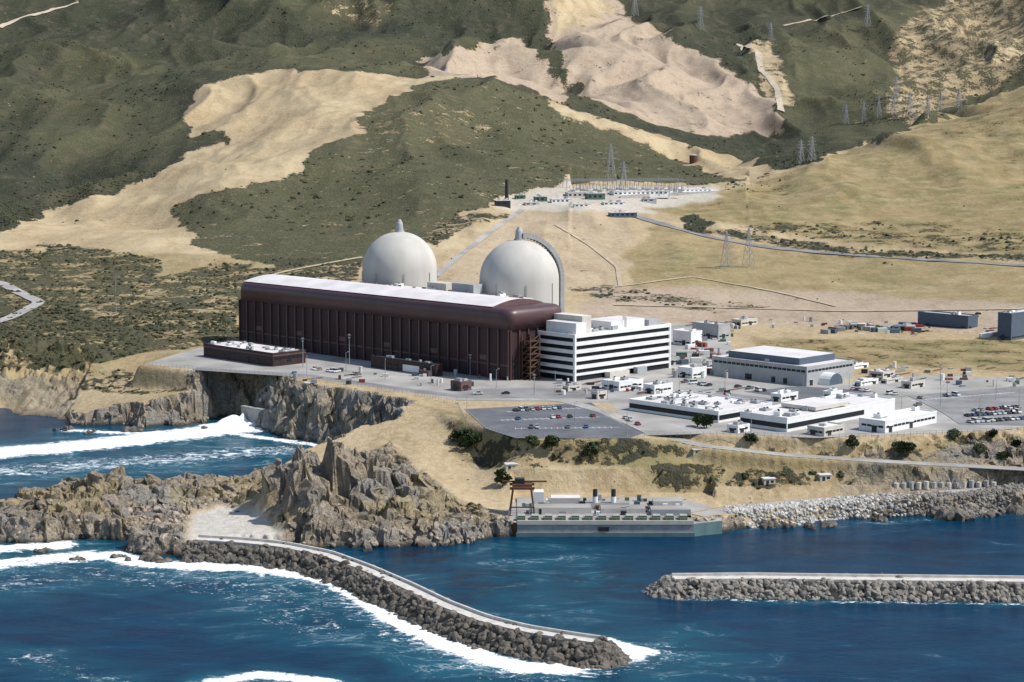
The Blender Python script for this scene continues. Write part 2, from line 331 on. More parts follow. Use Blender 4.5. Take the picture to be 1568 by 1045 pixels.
# ---------------------------------------------------------------- sea
sy=np.concatenate([-4000+np.linspace(0,1,40,endpoint=False)**.5*4540,np.linspace(540,1150,420),np.linspace(1165,1600,20)])
scs=np.linspace(-1,1,520); fx=np.where(np.abs(scs)<.88,scs*.42/.88,np.sign(scs)*(.42+((np.abs(scs)-.88)/.12)**2*6))
SY=np.repeat(sy[:,None],520,1); SX=fx[None]*np.maximum(SY,540)
qx=SX.ravel();qy=SY.ravel()
BWL=[W(a,b,6)[:2] for a,b in [(300,826),(370,830),(430,836),(500,850),(560,872),(620,898),(680,927),(740,950),(800,965),(860,975),(915,983)]]
BWR=[W(a,b,5)[:2] for a,b in [(1030,886),(1150,885),(1300,887),(1568,890),(1800,893)]]
foam=np.zeros(qx.shape); shal=np.zeros(qx.shape); kelp=np.zeros(qx.shape)
def fl(P,r,inten,sh=2.2,sv=.8):
    global foam,shal
    d=segdist(qx,qy,[W(a,b,0) for a,b in P]) 
    foam=np.maximum(foam,inten*(1-ss(.15,1,d/r))); shal=np.maximum(shal,sv*(1-ss(.3,1,d/(r*sh))))
fl([(-150,705),(0,694),(100,686),(200,675),(300,664),(370,656)],30,1.05)
fl([(330,655),(385,658)],20,1.15)
fl([(-100,730),(120,714),(300,700),(420,690)],32,.52)
fl([(100,660),(200,664),(330,662),(440,676),(500,686)],8,.8)
fl([(-80,838),(0,842),(90,836)],14,.95); fl([(-100,864),(0,866),(130,852)],16,.85)
fl([(100,858),(170,850),(210,862),(280,868),(310,866)],12,1.0)
fl([(-100,900),(150,880),(300,890),(420,910),(480,960)],30,.38,1.4,.5)
E=[(300,868),(380,872),(450,880),(510,892),(555,912),(600,945),(650,972),(700,993),(750,1012),(800,1024),(870,1026),(930,1012),(975,1002)]
fl(E,11,1.05,2.5,.9); fl(E,30,.48,1.8,.6)
fl([(925,985),(960,995),(985,1000)],10,1.05)
fl([(330,1046),(400,1034),(500,1046)],8,.9); fl([(-100,1000),(60,1010),(200,1060)],14,.38,1.5,.4)
fl([(990,905),(1010,917),(1200,922),(1568,926),(1700,928)],4,.5,1.5,.3)
fl([(1120,812),(1300,803),(1568,790)],3,.4,3,.3)
fl([(800,850),(850,880),(840,930)],40,.0,1.2,.5)
for a,b,r,v in [(740,890,26,.7),(930,885,30,.6),(640,855,22,.8),(700,915,18,.6),(1250,835,30,.5),(1450,850,35,.5)]:
    c=W(a,b,0); kelp=np.maximum(kelp,v*(1-ss(.2,1,np.hypot(qx-c[0],(qy-c[1])*.7)/r)))
swell=(fbm(qx/30,qy/14,3,71)-.5)*.6+foam*(fbm(qx/6,qy/4,3,72))*1.0
c=W(365,652,0); swell+=6*np.exp(-(((qx-c[0])/9)**2+((qy-c[1])/7)**2))*(.3+vn(qx/3,qy/3,5))
S=M('sea_water'); fa=S.attr('sea')
v1=S.scaled((1,1.8,1)); w1=S.noise(.03,5,.6,v1,1.0); w2=S.noise(.35,5,.65,v1,.8); w3=S.noise(1.4,3,.6,v1)
base=S.mix(S.mr(w1,.35,.65),(.0005,.019,.052),(.001,.038,.082)); base=S.mix(S.math('MULTIPLY',fa[1],S.mr(w1,.35,.65,.3,.9)),base,(.010,.115,.155))
base=S.mix(S.math('MULTIPLY',fa[2],S.mr(S.noise(.09,4),.4,.6)),base,(.010,.014,.024))
fn=S.math('ADD',S.mr(S.noise(.11,7,.72,v1,1.6),.25,.75,-.5,.5),S.mr(S.noise(.6,5,.7,v1,1.2),.25,.75,-.34,.34))
ff=S.mr(S.math('ADD',fa[0],S.math('MULTIPLY',fn,.9)),.52,.76)
th=S.n('ShaderNodeTexNoise',{'Vector':v1,'Scale':.03,'Detail':8,'Roughness':.68,'Distortion':2.5}).outputs['Fac']
st=S.math('SUBTRACT',1.0,S.math('MULTIPLY',S.math('ABSOLUTE',S.math('SUBTRACT',th,.5)),38),True)
st=S.math('MULTIPLY',st,S.mr(S.math('ADD',w1,S.math('MULTIPLY',fa[1],.22)),.62,.82,0,.34))
ff=S.math('MAXIMUM',ff,st)
base=S.mix(ff,base,(.84,.87,.88))
sea_mat=S.set(col=base,rough=S.mr(ff,0,1,.16,.9),spec=.12,ior=1.33,normal=S.bump(w3,.25,.18,S.bump(w2,.5,.5)))
sea=np_mesh('ocean_water',np.stack([qx,qy,swell],1),gridfaces(len(sy),520),[sea_mat],True); setcol(sea,'sea',foam,shal,kelp)
# ---------------------------------------------------------------- materials
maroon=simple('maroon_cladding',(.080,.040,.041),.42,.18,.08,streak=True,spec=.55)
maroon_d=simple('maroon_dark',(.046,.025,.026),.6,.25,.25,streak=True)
maroon_l=simple('maroon_faded',(.13,.075,.07),.6,.2,.2)
roofw=simple('light_roof_membrane',(.68,.64,.62),.55,.14,.08)
conc=simple('dome_concrete',(.50,.48,.435),.85,.10,.12,.15,streak=True)
concg=simple('grey_concrete',(.34,.33,.31),.85,.2,.4,.2)
pavem=simple('concrete_paving',(.33,.315,.29),.9,.28,.045,.1)
asph=simple('asphalt',(.125,.13,.14),.9,.3,.07,.1)
asphl=simple('faded_asphalt',(.22,.215,.21),.9,.3,.06,.1)
white=simple('white_paint',(.74,.74,.72),.6,.08,.2)
offw=simple('cream_wall',(.54,.51,.45),.7,.12,.3)
greyw=simple('grey_wall',(.36,.37,.37),.7,.12,.2)
glass=simple('dark_window_glass',(.014,.018,.024),.3,.2,1,spec=.25)
dark=simple('dark_steel',(.03,.03,.032),.5,.2,1)
steel=simple('galvanised_steel',(.33,.34,.35),.5,.15,1,metal=.3)
brown=simple('rust_brown',(.13,.065,.04),.8,.25,.6)
bluew=simple('slate_blue_wall',(.08,.11,.15),.6,.12,.4)
greenp=simple('machinery_green',(.08,.14,.10),.6,.15,.5)
teal=simple('teal_wall',(.12,.19,.20),.8,.2,.25,streak=True)
red=simple('red_paint',(.28,.05,.035),.5,.15,.6)
yel=simple('yellow_paint',(.6,.4,.05),.6,.1,.6)
redk=simple('boulder_dark',(.125,.110,.09),.9,.6,.4,.5)
relt=simple('boulder_light',(.46,.44,.40),.9,.35,.35,.4)
dirt=simple('dirt_track',(.46,.39,.29),.95,.2,.1)
dirt2=simple('worn_track',(.44,.36,.25),.95,.2,.1)
MATS=[maroon,maroon_d,maroon_l,roofw,concg,white,offw,greyw,glass,dark,steel,brown,bluew,greenp,teal,red,yel,asph,pavem]
(MAR,MARD,MARL,ROOF,CONC,WHT,OFF,GREY,GLS,DRK,STL,BRN,BLU,GRN,TEA,RED,YEL,ASP,PAV)=range(19)
class MB:
    def __init__(s): s.v=[];s.f=[];s.m=[]
    def quad(s,a,b,c,d,mi):
        i=len(s.v); s.v+=[a,b,c,d]; s.f.append((i,i+1,i+2,i+3)); s.m.append(mi)
    def box(s,x0,x1,y0,y1,z0,z1,mi,top=None):
        i=len(s.v); s.v+=[(x0,y0,z0),(x1,y0,z0),(x1,y1,z0),(x0,y1,z0),(x0,y0,z1),(x1,y0,z1),(x1,y1,z1),(x0,y1,z1)]
        for q,mm in [((0,3,2,1),mi),((4,5,6,7),mi if top is None else top),((0,1,5,4),mi),((1,2,6,5),mi),((2,3,7,6),mi),((3,0,4,7),mi)]:
            s.f.append(tuple(i+k_ for k_ in q)); s.m.append(mm)
    def cyl(s,cx,cy,z0,z1,r0,r1,nn,mi):
        i=len(s.v)
        for zq,r in ((z0,r0),(z1,r1)):
            for k_ in range(nn):
                a=2*math.pi*k_/nn; s.v.append((cx+r*math.cos(a),cy+r*math.sin(a),zq))
        for k_ in range(nn):
            k2=(k_+1)%nn; s.f.append((i+k_,i+k2,i+nn+k2,i+nn+k_)); s.m.append(mi)
        s.f.append(tuple(i+nn+k_ for k_ in range(nn))); s.m.append(mi)
    def beam(s,p,q,w_,mi):
        p=Vector(p);q=Vector(q);d=(q-p); 
        if d.length<1e-6: return
        d.normalize(); up=Vector((0,0,1)) if abs(d.z)<.9 else Vector((1,0,0))
        a=d.cross(up).normalized()*w_/2; b=d.cross(a).normalized()*w_/2; i=len(s.v)
        for e in (p,q):
            for sa,sb in ((-1,-1),(1,-1),(1,1),(-1,1)): s.v.append(tuple(e+a*sa+b*sb))
        for q_ in ((0,1,5,4),(1,2,6,5),(2,3,7,6),(3,0,4,7),(0,3,2,1),(4,5,6,7)):
            s.f.append(tuple(i+k_ for k_ in q_)); s.m.append(mi)
    def mesh(s,name,mats=None):
        me=bpy.data.meshes.new(name); me.from_pydata([tuple(map(float,p)) for p in s.v],[],s.f)
        for m_ in (mats or MATS): me.materials.append(m_)
        me.polygons.foreach_set('material_index',s.m); me.update(); return me
    def obj(s,name,loc=(0,0,0),rz=0.0,mats=None):
        ob=bpy.data.objects.new(name,s.mesh(name,mats)); ob.location=tuple(map(float,loc)); ob.rotation_euler=(0,0,rz); scene.collection.objects.link(ob); return ob
def place(name,me,loc,rz=0.0,sc=1.0):
    ob=bpy.data.objects.new(name,me); ob.location=tuple(map(float,loc)); ob.rotation_euler=(0,0,rz); ob.scale=(sc,sc,sc); scene.collection.objects.link(ob); return ob
R45=math.pi/4; e2=np.array([.70710678,.70710678]); e1=np.array([-.70710678,.70710678])
def solve(c,e,u):
    k_=(u-784)/F; D0=c[1]*cp+(CH-c[2])*sp; return (k_*D0-c[0])/(e[0]-k_*e[1]*cp)
def plot(uL,uN,uR,vB,vT,z0=26.0):
    c=W(uN,vB,z0); lL=solve(c,e1,uL); lR=solve(c,e2,uR); return c,lR,lL,WD(uN,vT,c[1])[2]-z0
def hvac(b,lx,ly,hz,nn,mi=WHT,rs=1.0):
    for i in range(nn):
        w_=random.uniform(1.2,3.5)*rs;d_=random.uniform(1.2,4)*rs;q=random.uniform(.8,2)*rs
        X0=random.uniform(1,max(1.2,lx-w_-1));Y0=random.uniform(1,max(1.2,ly-d_-1))
        b.box(X0,X0+w_,Y0,Y0+d_,hz,hz+q,random.choice([mi,STL,GREY]))
        if random.random()<.5: b.cyl(X0+w_/2,Y0+d_/2,hz+q,hz+q+.5,.5*rs,.5*rs,8,DRK)
        if random.random()<.4: b.beam((X0,Y0,hz+.4),(X0+random.uniform(3,9)*.7,Y0,hz+.4),.35,STL)
def building(name,uL,uN,uR,vB,vT,wall=WHT,roof=ROOF,band=None,nh=5,z0=26.0,doors=True,parapet=.6):
    c,lx,ly,hh_=plot(uL,uN,uR,vB,vT,z0); b=MB()
    b.box(0,lx,0,ly,-.5,hh_-parapet,wall,roof)
    p=.35; zt=hh_-parapet
    for a in ((-.06,lx+.06,-.06,p),(-.06,lx+.06,ly-p,ly+.06),(-.06,p,p,ly-p),(lx-p,lx+.06,p,ly-p)): b.box(a[0],a[1],a[2],a[3],zt-.25,hh_,wall)
    if band:
        for (zb,ze) in band:
            kx=max(2,int(lx/3));ky=max(2,int(ly/3))
            for i in range(kx): b.box(1+(lx-2)*i/kx,1+(lx-2)*(i+.86)/kx,-.05,.0,zb,ze,GLS)
            for i in range(ky): b.box(-.05,0,1+(ly-2)*i/ky,1+(ly-2)*(i+.86)/ky,zb,ze,GLS)
    if doors:
        for i in range(max(1,int(lx/14))):
            X0=random.uniform(1,max(1.1,lx-4)); b.box(X0,X0+2.6,-.09,0,0,min(3,hh_*.6),DRK); b.box(X0-.2,X0+2.8,-.6,0,min(3,hh_*.6)+.05,min(3,hh_*.6)+.2,wall)
        for i in range(max(1,int(ly/14))):
            X0=random.uniform(1,max(1.1,ly-4)); b.box(-.09,0,X0,X0+2.6,0,min(3,hh_*.6),DRK); b.box(-.6,0,X0-.2,X0+2.8,min(3,hh_*.6)+.05,min(3,hh_*.6)+.2,wall)
    hvac(b,lx,ly,zt,nh)
    return b,c,lx,ly,hh_
# ---- turbine building
c,lx,ly,hh_=plot(368,780,858,583,474); lx+=2
b=MB(); fz=hh_-11
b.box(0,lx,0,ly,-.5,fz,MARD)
def rr(ins,zq,cr=6,ex=1.2):
    o=[]; X0,X1,Y0,Y1=-ex+ins,lx+ex-ins,-ex+ins,ly+ex-ins; r=max(cr-ins*.5,1.5)
    for (ccx,ccy,a0) in ((X1-r,Y1-r,0),(X0+r,Y1-r,90),(X0+r,Y0+r,180),(X1-r,Y0+r,270)):
        for j in range(7):
            a=math.radians(a0+15*j); o.append((ccx+r*math.cos(a),ccy+r*math.sin(a),zq))
    return o
RB=4.0
rings=[rr(0,fz),rr(0,hh_-RB)]+[rr(RB*(1-math.cos(t)),hh_-RB+RB*math.sin(t)) for t in np.linspace(.2,1.5,8)]
rings+= [rr(RB+.4,hh_+.05)]
fb=MB()
for r in rings: fb.v+=r
nn=len(rings[0])
for i in range(len(rings)-1):
    for j in range(nn):
        fb.f.append((i*nn+j,i*nn+(j+1)%nn,(i+1)*nn+(j+1)%nn,(i+1)*nn+j)); fb.m.append(MAR)
fb.f.append(tuple((len(rings)-1)*nn+j for j in range(nn))); fb.m.append(MAR)
fb.f.append(tuple(reversed(range(nn)))); fb.m.append(MARD)
par=bpy.data.objects.new('turbine_hall_building',None); par.location=tuple(c); par.rotation_euler=(0,0,R45); scene.collection.objects.link(par)
fo=fb.obj('roof_fascia'); fo.parent=par
for p_ in fo.data.polygons: p_.use_smooth=len(p_.vertices)==4
sy_=14; x0r,x1r=1.4,lx-1.4; nk=10
rf=[(x0r+(x1r-x0r)*i/nk,hh_+.2+3.0*math.sin(math.pi*i/nk)) for i in range(nk+1)]
for (a0,z0),(a1,z1) in zip(rf[:-1],rf[1:]):
    b.quad((a0,sy_,z0),(a1,sy_,z1),(a1,ly-2.5,z1),(a0,ly-2.5,z0),ROOF)
    b.quad((a0,sy_,hh_-.5),(a1,sy_,hh_-.5),(a1,sy_,z1),(a0,sy_,z0),MARL)
for i in range(30):
    yy=random.uniform(sy_+3,ly-8); xx=random.uniform(lx-9,lx-5); b.box(xx,xx+1.3,yy,yy+1.6,hh_+.5,hh_+2.4,MARL)
nb=30
for i in range(nb+1):
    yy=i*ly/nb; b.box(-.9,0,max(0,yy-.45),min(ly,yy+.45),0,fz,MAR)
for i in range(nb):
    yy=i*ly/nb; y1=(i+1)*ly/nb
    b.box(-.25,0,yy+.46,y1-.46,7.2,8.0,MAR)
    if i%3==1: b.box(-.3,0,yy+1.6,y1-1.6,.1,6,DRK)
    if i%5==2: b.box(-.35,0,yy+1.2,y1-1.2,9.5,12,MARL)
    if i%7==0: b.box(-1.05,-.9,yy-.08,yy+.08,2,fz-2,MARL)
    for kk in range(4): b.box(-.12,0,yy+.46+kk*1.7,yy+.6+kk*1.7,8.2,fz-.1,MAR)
ne=6
for i in range(ne+1):
    xx=i*lx/ne; b.box(max(0,xx-.45),min(lx,xx+.45),-.9,0,0,fz,MAR)
b.box(4,12,-.5,0,.1,8,DRK); b.box(18,22,-.5,0,.1,5,MARL)
o=b.obj('walls_and_roof'); o.parent=par
b=MB(); b.box(0,14,0,120,0,hh_-1,OFF,ROOF); hvac(b,14,120,hh_-1,10,WHT,1.6); b.box(2,9,36,54,hh_-1,hh_+5,GREY); b.box(3,12,60,76,hh_-1,hh_+4,OFF)
q=c[:2]+e2*(lx+4)+e1*40; b.obj('auxiliary_building',(q[0],q[1],26),R45)
b=MB(); b.box(0,40,0,36,0,20,GREY,ROOF); b.box(8,24,6,20,20,26,OFF); hvac(b,40,36,20,8,WHT,1.6)
q=c[:2]+e2*(lx+5)+e1*(-14); b.obj('fuel_handling_building',(q[0],q[1],26),R45)
# ---- domes
def dome(name,ux,d,arc=None):
    xx=(ux-784)/F*(d*cp+100*sp); R=23.0; prof=[(R,26),(R,40),(R,55),(R,66)]
    prof+=[(R*math.cos(t),70+R*math.sin(t)) for t in np.linspace(0.0,math.pi/2-.11,24)]
    ng=72; V=[];Fq=[]
    for r,zq in prof:
        for j in range(ng): a=2*math.pi*j/ng; V.append((r*math.cos(a),r*math.sin(a),zq-26))
    for i in range(len(prof)-1):
        for j in range(ng): Fq.append((i*ng+j,i*ng+(j+1)%ng,(i+1)*ng+(j+1)%ng,(i+1)*ng+j))
    par=bpy.data.objects.new(name,None); par.location=(xx,d,26); scene.collection.objects.link(par)
    ob=np_mesh('concrete_shell',V,Fq,[conc],True); ob.parent=par
    b=MB(); b.cyl(0,0,66.4,67.6,3.4,2.9,20,CONC); b.cyl(0,0,67.6,72,2.5,2.1,16,GREY); b.cyl(0,0,72,74.6,2.1,.9,16,GREY)
    for kk in range(8):
        a=math.radians(kk*45+10); b.beam(((R+.3)*math.cos(a),(R+.3)*math.sin(a),0),((R+.3)*math.cos(a),(R+.3)*math.sin(a),43),.3,CONC)
    o=b.obj('vent_cap'); o.parent=par
    if arc is not None:
        b=MB(); ca,sa=math.cos(arc),math.sin(arc); P=[]
        for t in np.linspace(math.pi/2-.05,0,20): P.append(((R+3.2)*math.cos(t),44+(R+2.6)*math.sin(t)))
        P+= [(R+3.2,30),(R+3.2,15),(R+3.2,0)]
        wv_=2.8
        def pt(r,zq,s_): return (r*ca-s_*sa,r*sa+s_*ca,zq)
        for (r0,z0),(r1,z1) in zip(P[:-1],P[1:]):
            dx,dz=r1-r0,z1-z0; L=math.hypot(dx,dz); nx_,nz_=dz/L,-dx/L
            if nx_<0: nx_,nz_=-nx_,-nz_
            i0,o0=(r0-1.2*nx_,z0-1.2*nz_),(r0+1.2*nx_,z0+1.2*nz_); i1,o1=(r1-1.2*nx_,z1-1.2*nz_),(r1+1.2*nx_,z1+1.2*nz_)
            b.quad(pt(*o0,-wv_),pt(*o0,wv_),pt(*o1,wv_),pt(*o1,-wv_),GREY)
            b.quad(pt(*i0,wv_),pt(*i0,-wv_),pt(*i1,-wv_),pt(*i1,wv_),GREY)
            b.quad(pt(*i0,-wv_),pt(*o0,-wv_),pt(*o1,-wv_),pt(*i1,-wv_),GREY)
            b.quad(pt(*o0,wv_),pt(*i0,wv_),pt(*i1,wv_),pt(*o1,wv_),GREY)
            b.beam(pt(r0-2.5,z0-1,0),pt(r0,z0,0),.5,DRK)
            b.beam(pt(*o0,-wv_),pt(*o0,wv_),.35,STL)
        o=b.obj('exhaust_duct'); o.parent=par
dome('reactor_containment_dome',612,1205); dome('reactor_containment_dome',795,1131,math.radians(22))
# ---- admin building
c,lx,ly,hh_=plot(820,880,1027,585,513); b=MB()
b.box(.9,lx-.9,.9,ly-.9,-.3,hh_-.8,GLS,ROOF)
nf=6; fh=hh_/nf
for i in range(nf):
    z0=i*fh+fh*.52 if i else fh*.7; z1=(i+1)*fh+.0
    if i==nf-1: z1=hh_
    for a in ((0,lx,0,.9),(0,lx,ly-.9,ly),(0,.9,.9,ly-.9),(lx-.9,lx,.9,ly-.9)): b.box(a[0],a[1],a[2],a[3],z0,z1,WHT)
for xx in (0,lx-1.2): 
    for yy in (0,ly-1.2): b.box(xx-.05,xx+1.25,yy-.05,yy+1.25,0,hh_-.02,WHT)
b.box(3,11,2,ly-5,hh_-.8,hh_+5.5,WHT,ROOF); b.box(11,18,5,ly-3,hh_-.8,hh_+8.5,OFF,ROOF); b.box(lx*.45,lx*.8,6,ly-4,hh_-.8,hh_+3.6,WHT,ROOF); b.box(lx*.82,lx*.95,4,ly-6,hh_-.8,hh_+2.5,GREY)
hvac(b,lx,ly,hh_-.8,14,WHT,1.3)
b.box(lx*.3,lx*.5,-4,0,0,3.2,OFF); b.box(lx*.6,lx*.7,-3,0,0,3.5,GREY)
for i in range(5): b.beam((lx*.55+i,2+i*1.5,hh_),(lx*.55+i,2+i*1.5,hh_+6),.2,STL)
b.obj('administration_office_building',c,R45)
b=MB(); c2_=W(812,583,26)
for i in range(7):
    z=i*3.4; b.box(0,7,0,6,z,z+.3,BRN)
    for (a,d) in ((0,0),(7,0),(0,6),(7,6)): b.beam((a,d,z),(a,d,z+3.4),.5,BRN)
    b.beam((0,0,z),(7,0,z+3.4),.35,BRN); b.beam((0,0,z+3.4),(0,6,z),.35,BRN)
b.box(2,5,2,5,0,24,DRK)
b.obj('steel_stair_tower',c2_,R45)
# ---- generic buildings
gb=building
b,c,lx,ly,h_=gb('low_maroon_office',312,418,468,562,541,wall=MARD,roof=ROOF,band=[(3.6,5)],nh=16)
b.box(-.3,0,0,ly,5.6,6.4,MARL); b.box(0,lx,-.3,0,5.6,6.4,MARL); b.obj('low_maroon_office',c,R45)
b,c,lx,ly,h_=gb('maroon_store',568,668,678,577,558,wall=MARD,roof=ROOF,nh=5)
b.box(-.2,0,ly*.25,ly*.5,.5,4.2,WHT); b.box(-3,0,ly*.05,ly*.2,0,3,MARL); b.obj('maroon_store_building',c,R45)
b,c,lx,ly,h_=gb('warehouse',1090,1235,1307,592,562,wall=GREY,roof=ROOF,nh=6,band=[(7,8.2)])
b.box(lx*.15,lx*.9,ly*.15,ly*.9,h_-.6,h_+3,BLU,ROOF); 
for i in range(11):
    a0=math.pi*i/11;a1=math.pi*(i+1)/11
    b.quad((16-6*math.cos(a0),-7,6*math.sin(a0)),(16-6*math.cos(a1),-7,6*math.sin(a1)),(16-6*math.cos(a1),0,6*math.sin(a1)),(16-6*math.cos(a0),0,6*math.sin(a0)),WHT)
    b.quad((16,-6.9,0),(16-6*math.cos(a0),-6.9,6*math.sin(a0)),(16-6*math.cos(a1),-6.9,6*math.sin(a1)),(16,-6.9,0.01),BLU)
b.obj('grey_warehouse_building',c,R45)
b,c,lx,ly,h_=gb('x',963,1100,1182,648,630,wall=WHT,roof=ROOF,nh=34,doors=False)
b.box(-.12,0,0.5,ly-.5,1.2,3.4,GLS); b.box(0.5,lx-.5,-.12,0,1.2,3.4,GLS); b.obj('low_office_block',c,R45)
b,c,lx,ly,h_=gb('x',1133,1205,1370,662,640,wall=WHT,roof=ROOF,nh=22,doors=False)
b.box(-.12,0,0.5,ly-.5,1.4,3.6,GLS); b.box(0.5,lx*.7,-.12,0,1.4,3.6,GLS); b.box(lx*.3,lx*.6,3,ly-4,h_,h_+1.6,OFF,ROOF)
b.obj('low_office_block',c,R45)
b,c,lx,ly,h_=gb('x',1315,1355,1434,664,645,wall=WHT,roof=WHT,nh=2,band=[(2.2,3.2)]); b.obj('white_annex_building',c,R45)
GBS=[('storage_shed',1236,1262,1293,669,655,OFF,WHT),('storage_shed',1113,1130,1148,664,652,WHT,ROOF),
('white_workshop',1030,1058,1075,530,508,WHT,ROOF),('machine_shop',1060,1100,1118,520,497,GREY,ROOF),
('small_white_building',922,948,985,599,585,WHT,ROOF),('small_white_building',985,1002,1030,604,590,WHT,ROOF),('small_white_building',1038,1060,1082,580,564,WHT,ROOF),
('pump_house',690,706,722,600,585,MARL,ROOF),('gate_house',1260,1272,1290,612,600,WHT,ROOF),('gate_house',1380,1395,1416,596,585,OFF,ROOF),
('blue_storehouse',1405,1482,1497,508,484,BLU,GREY),('blue_assembly_building',1527,1548,1640,522,480,BLU,ROOF),('maintenance_shed',1330,1352,1370,580,570,OFF,ROOF),
('maintenance_shed',1010,1024,1040,560,548,GREY,ROOF),('maintenance_shed',1120,1135,1160,500,490,OFF,ROOF),('warehouse_shed',1180,1196,1222,616,604,WHT,ROOF),('storage_shed',905,915,930,612,600,OFF,ROOF),
('site_trailer',1310,1318,1345,592,584,WHT,ROOF),('site_trailer',1350,1358,1382,588,581,OFF,ROOF),('site_trailer',1300,1308,1330,566,559,WHT,ROOF),('site_trailer',1075,1085,1100,566,556,OFF,ROOF),('site_trailer',862,870,890,600,592,OFF,ROOF)]
for g in GBS:
    b,c,lx,ly,h_=gb(g[0],*g[1:6],wall=g[6],roof=g[7],nh=2,band=[(1.3,2.2)]); b.obj(g[0],c,R45)
def cont(mi):
    b=MB(); b.box(0,6.1,0,2.4,0.1,2.6,mi)
    for i in range(20): b.box(.1+i*.3,.22+i*.3,-.05,0,.2,2.5,mi); b.box(.1+i*.3,.22+i*.3,2.4,2.45,.2,2.5,mi)
    for a in (0,5.95): b.box(a,a+.18,-.06,2.46,0,.1,DRK)
    for yy in (.5,1,1.5,2): b.box(-.06,0,yy,yy+.06,.2,2.5,STL)
    return b.mesh('shipping_container')
CM=[cont(k_) for k_ in (RED,BLU,BRN,WHT,GRN,GREY,TEA)]
for i in range(60):
    if i<38: u=random.uniform(1270,1410);v=random.uniform(500,512)
    elif i<46: u=random.uniform(1500,1525);v=random.uniform(508,520)
    else: u=random.uniform(1035,1120);v=random.uniform(530,575)
    p=W(u,v,26); place('shipping_container',random.choice(CM),(p[0],p[1],26.03),random.choice([R45,R45+math.pi/2,0.1]))
b=MB()
for (u0,u1,v0,v1,nn_) in [(1030,1120,495,580,70),(850,1035,588,606,36),(1310,1560,562,594,45),(440,800,568,592,40),(1290,1420,495,515,40),(1100,1300,490,505,20),(1060,1130,598,612,14),(880,1030,500,520,20)]:
    for _ in range(nn_):
        p=W(random.uniform(u0,u1),random.uniform(v0,v1),26.05); a,d,q=random.uniform(.8,4),random.uniform(.8,3),random.uniform(.5,2.4); t=random.random()
        if t<.6: b.box(p[0],p[0]+a,p[1],p[1]+d,26.05,26.05+q,random.choice([WHT,GREY,BRN,STL,OFF,BLU,DRK,GRN,RED]))
        elif t<.8: b.cyl(p[0],p[1],26.05,27.5+q,a*.35,a*.35,10,random.choice([WHT,OFF,STL]))
        else: b.beam((p[0],p[1],26.6),(p[0]+a*3,p[1]+a*3,26.6),.4,random.choice([STL,DRK,BRN]))
b.obj('yard_equipment')
# ---------------------------------------------------------------- paving
def sheet(name,P,z,mat,kerb=False):
    q=[W(a,b_,z) for a,b_ in P]; me=bpy.data.meshes.new(name); me.from_pydata([tuple(p) for p in q],[],[list(range(len(q)))]); me.materials.append(mat)
    ob=bpy.data.objects.new(name,me); scene.collection.objects.link(ob)
    if me.polygons[0].normal.z<0: me.flip_normals()
    if kerb:
        b=MB()
        for i in range(len(q)):
            a=q[i];d=q[(i+1)%len(q)]; b.beam((a[0],a[1],z+.05),(d[0],d[1],z+.05),.25,CONC)
        k_=b.obj('kerb'); k_.parent=ob
    return ob
sheet('concrete_apron',[(222,557),(300,534),(374,519),(500,503),(900,495),(1090,497),(1118,520),(1120,560),(1300,585),(1420,575),(1568,580),(1780,585),(1800,655),(1568,656),(1430,663),(1250,671),(1100,664),(985,667),(960,650),(935,617),(700,613),(640,603),(560,592),(480,580),(400,572),(300,566)],26.03,pavem)
sheet('parking_lot',[(712,627),(905,617),(936,640),(988,664),(966,671),(790,671),(745,657)],26.09,asph,True)
sheet('parking_lot',[(1390,606),(1568,592),(1780,600),(1790,650),(1568,652),(1470,650),(1440,630)],26.09,asphl,True)
sheet('parking_lot',[(1140,600),(1220,592),(1340,600),(1240,614)],26.09,asph,True)
sheet('service_yard',[(700,596),(900,594),(925,610),(700,611)],26.09,asphl)
sheet('service_yard',[(1100,600),(1180,610),(1120,640),(1060,618)],26.07,asphl)
sheet('service_road',[(300,563),(480,574),(640,597),(700,604),(700,609),(640,602),(480,579),(300,567)],26.08,asphl)
b=MB()
for (u0,v0,u1,v1) in [(780,632,900,626),(770,645,920,640),(790,658,950,656),(1480,645,1560,640),(1480,634,1568,630),(1400,615,1560,602)]:
    a=W(u0,v0,26.1);d=W(u1,v1,26.1);L=np.linalg.norm(a-d);k_=int(L/2.7)
    t=(d-a)/L; nrm=np.array([-t[1],t[0],0])
    b.beam(a+nrm*2.5,d+nrm*2.5,.2,0)
    for i in range(k_):
        p=a+t*i*2.7; q=p+nrm*5; b.beam(p,q,.16,0)
b.obj('parking_markings',mats=[white])
